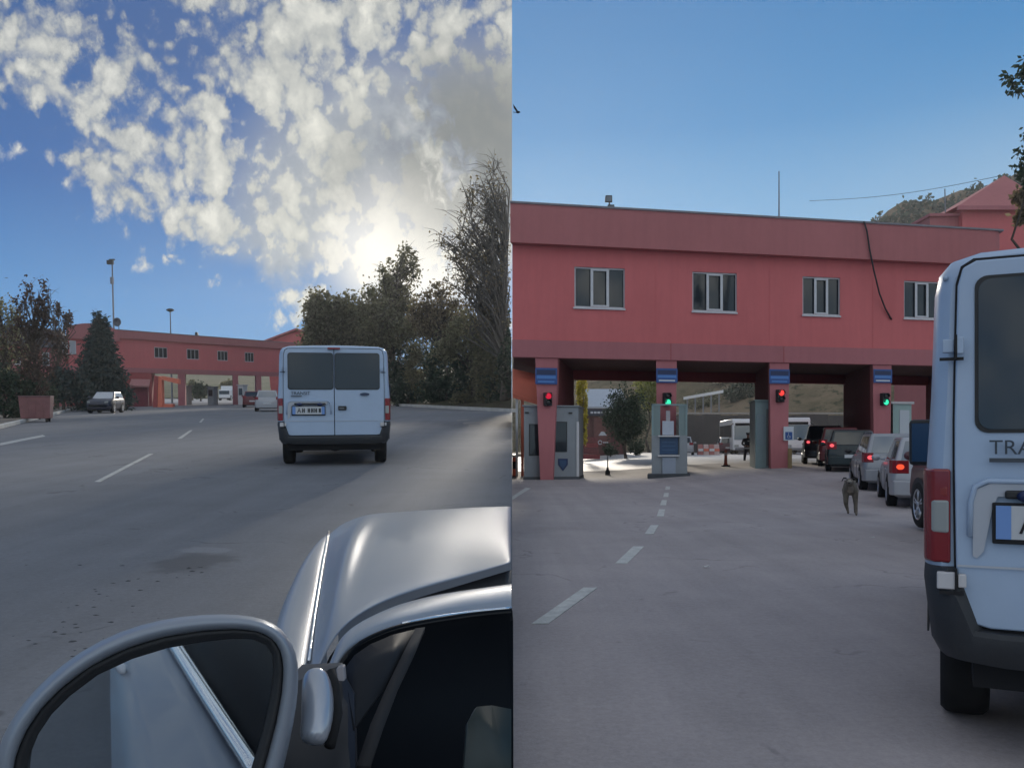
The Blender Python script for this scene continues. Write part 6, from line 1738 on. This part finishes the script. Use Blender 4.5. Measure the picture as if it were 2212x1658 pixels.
BOT = [(740, 1780, .93), (830, 1780, .96), (930, 1780, 1.0), (1020, 1780, 1.04), (1105, 1780, 1.08)]
bot = crv(BOT, 24)
mb = MB(); mb.loft([[p + Vector((0, .012, .004)) for p in seal], [a.lerp(b, .08) + Vector((0, .05, .0)) for a, b in zip(seal, bot)], [a.lerp(b, .5) + Vector((0, .05, .0)) for a, b in zip(seal, bot)], [p + Vector((0, .02, 0)) for p in bot]]); mb.build('side_window', mat('own car dark glass', (.006, .008, .011), .5, spec=.05), nc, off=NO, smooth=True, solid=.004)
# quarter light and its dark divider, just proud of the glass
def NQ(px, py, y): return LU(px, py, y)
mb = MB(); mb.loft([[NQ(746, 1440, .925), NQ(765, 1414, .935), NQ(800, 1390, .955), NQ(850, 1369, .99), NQ(897, 1358, 1.02)], [NQ(752, 1500, .885), NQ(772, 1470, .90), NQ(803, 1440, .915), NQ(840, 1418, .935), NQ(868, 1416, .95)], [NQ(762, 1575, .84), NQ(775, 1555, .852), NQ(797, 1525, .868), NQ(818, 1500, .885), NQ(836, 1480, .90)]]); mb.build('quarter_light', mat('quarter glass', (.022, .024, .028), .5, spec=.05), nc, off=NO, smooth=True, solid=.004)
mb = MB(); mb.loft([[NQ(897, 1356, 1.015), NQ(868, 1414, .945), NQ(836, 1480, .895), NQ(800, 1562, .845), NQ(770, 1650, .80)], [NQ(918, 1353, 1.02), NQ(892, 1414, .95), NQ(862, 1480, .90), NQ(830, 1562, .85), NQ(800, 1650, .80)]]); mb.build('divider_bar', M_SEAM, nc, off=NO, smooth=True, solid=.006)
mb = MB(); mb.loft([[NQ(1010, 1560, .80), NQ(1030, 1525, .82), NQ(1062, 1522, .83), NQ(1104, 1530, .83)], [NQ(1000, 1700, .76), NQ(1030, 1700, .76), NQ(1066, 1700, .77), NQ(1104, 1700, .77)]]); mb.build('dim_shape', mat('dim greenish tone', (.012, .022, .022), .5), nc, off=NO, smooth=True, solid=.006)  # dim greenish panel in front of the dark side window
# black triangle behind the mirror and mirror arm
mb = MB(); mb.prism([NQ(612, 1480, .90), NQ(648, 1440, .95), NQ(735, 1436, .93), NQ(765, 1500, .88), NQ(770, 1800, .74), NQ(560, 1800, .74)], (0, .01, 0)); mb.build('mirror_triangle', mat('black trim', (.012, .014, .018), .45), nc, off=NO)
mb = MB(); mb.prism([NQ(724, 1444, .90), NQ(742, 1438, .90), NQ(745, 1472, .885), NQ(728, 1470, .885)], (0, .012, 0)); mb.build('trim_clip', mat('grey clip', (.22, .21, .22), .5), nc, off=NO, bevel=.002)
pth = [(678, 1441, .83), (679, 1447, .83), (681, 1462, .825), (685, 1490, .815), (687, 1530, .80), (682, 1575, .785), (672, 1606, .775)]
px2m = lambda p, y: p / F * y
mb = MB(); mb.tube([LU(*p) for p in pth], [px2m(w, .81) for w in (8, 19, 30, 35, 36, 33, 28)], 16); mb.build('mirror_arm', mat('arm silver', (.38, .41, .46), .28, .5, coat=.4), nc, off=NO, smooth=True, sub=1)
mb = MB(); mb.tube([LU(*p) for p in [(714, 1446, .86), (722, 1480, .85), (726, 1540, .83), (712, 1610, .80)]], [px2m(w, .84) for w in (8, 13, 14, 12)], 10); mb.build('arm_gasket', M_RUBBER, nc, off=NO, smooth=True)
# mirror: housing, dark lip, reflecting glass
E0 = Vector((0, 0, EYE))
M0 = LU(330, 1530, .72)
nM = Vector((.205, -.977, .055)).normalized()
def on_plane(px, py, off=0.0):
    d = LU(px, py, 1.0) - E0
    s = nM.dot(M0 + nM * off - E0) / nM.dot(d)
    return E0 + d * s
OL = [(-25, 1700), (-12, 1620), (15, 1560), (50, 1512), (100, 1458), (170, 1403), (260, 1357), (350, 1332), (440, 1322), (520, 1322), (575, 1333), (612, 1355), (636, 1388), (648, 1430), (648, 1490), (638, 1560), (620, 1640), (600, 1720), (560, 1800), (480, 1860), (350, 1890), (200, 1880), (80, 1830), (5, 1770)]
IL = [(52, 1700), (58, 1640), (80, 1585), (110, 1540), (150, 1500), (210, 1455), (285, 1420), (360, 1397), (440, 1383), (500, 1377), (545, 1378), (575, 1390), (589, 1412), (592, 1446), (586, 1500), (573, 1560), (556, 1620), (538, 1680), (505, 1750), (440, 1800), (340, 1825), (220, 1815), (120, 1775), (68, 1735)]
def mixl(f): return [(a[0] + (b[0] - a[0]) * f, a[1] + (b[1] - a[1]) * f) for a, b in zip(OL, IL)]
cen = on_plane(320, 1600)
def ringp(f, off, shrink=1.0):
    r = [on_plane(x, y, off) for x, y in mixl(f)]
    if shrink != 1.0: r = [cen + (p - cen) * shrink - nM * 0 for p in r]
    return r
wm = MB()
back = lambda f, off, s: [p + (cen - p) * (1 - s) for p in ringp(f, off)]
wm.loft([back(0, -.15, .62), back(0, -.12, .80), back(0, -.07, .95), ringp(0, -.03), ringp(.10, .004), ringp(.30, .013), ringp(.50, .012), ringp(.62, .004), ringp(.66, -.006)], True)
wmo = wm.build('wing_mirror', P_OWN, nc, off=NO, smooth=True, sub=1)
wm = MB(); wm.loft([ringp(.64, .001), ringp(.72, .004), ringp(.86, .002), ringp(1.0, -.010), ringp(1.06, -.012)], True); wm.build('mirror_lip', M_BLACK, wmo, off=NO, smooth=True)
wm = MB(); wm.poly(ringp(1.03, -.010)); wm.build('mirror_glass', mat('mirror silver', (.50, .55, .60), .02, 1.0), wmo, off=NO)
# the car's own flank, which the mirror shows: door skin, bright window strip, dark rear window
def VR(px, py, y):
    p = LU(px, py, y); m = M0 - nM * .010
    return p - nM * (2 * nM.dot(p - m))
strip = [(340, 1325, 2.5), (385, 1395, 2.0), (432, 1468, 1.66), (490, 1557, 1.42), (548, 1645, 1.25), (600, 1725, 1.13)]
S = [VR(*p) for p in strip]
low = [VR(*p) for p in [(236, 1330, 2.6), (238, 1425, 2.1), (238, 1500, 1.78), (240, 1600, 1.52), (242, 1700, 1.34), (246, 1790, 1.2)]]
upp = [VR(*p) for p in [(520, 1300, 2.3), (590, 1350, 1.9), (640, 1440, 1.6), (680, 1540, 1.38), (720, 1640, 1.22), (760, 1720, 1.1)]]
bul = nM * 0
mb = MB(); mb.loft([S, [a.lerp(b, .3) for a, b in zip(S, low)], [a.lerp(b, .62) + (a - E0) * .006 for a, b in zip(S, low)], low]); mb.build('door', P_OWN, nc, off=NO, smooth=True, solid=.02)
mb = MB(); mb.loft([S, upp]); mb.build('rear_side_window', mat('own car dark glass', (.006, .008, .011), .08), nc, off=NO, smooth=True, solid=.004)
mb = MB()
for k, (d0, d1) in enumerate(((.0, .045), (.075, .16))):
    mb.tube([VR(p[0] + 6 + (0 if k == 0 else -16), p[1], p[2] - .02) for p in strip], [.0035 if k == 0 else .011] * 6, 8)
mb.build('window_strip', M_CHROME, nc, off=NO, smooth=True)
mb = MB(); mb.tube([VR(250, 1430, 1.98), VR(262, 1442, 1.95), VR(266, 1452, 1.92)], [.006, .012, .006], 6); mb.build('rear_door_handle', M_WHITE, nc, off=NO, smooth=True)

# ------------------------------------------------------------------ thin scattering volume added to imitate lens glare over the far things
hm_ = bpy.data.materials.new('lens_glare'); hm_.use_nodes = True
hn = hm_.node_tree; hn.nodes.clear()
hv = hn.nodes.new('ShaderNodeVolumePrincipled')
hv.inputs['Color'].default_value = (0.90, 0.90, 0.90, 1)
hv.inputs['Density'].default_value = 0.0005
hv.inputs['Anisotropy'].default_value = 0.6
ho = hn.nodes.new('ShaderNodeOutputMaterial'); hn.links.new(hv.outputs[0], ho.inputs['Volume'])
mb = MB(); mb.box(-300, 180, -60, 330, -7, 57)
mb.build('glare_haze', hm_, kind='stuff')
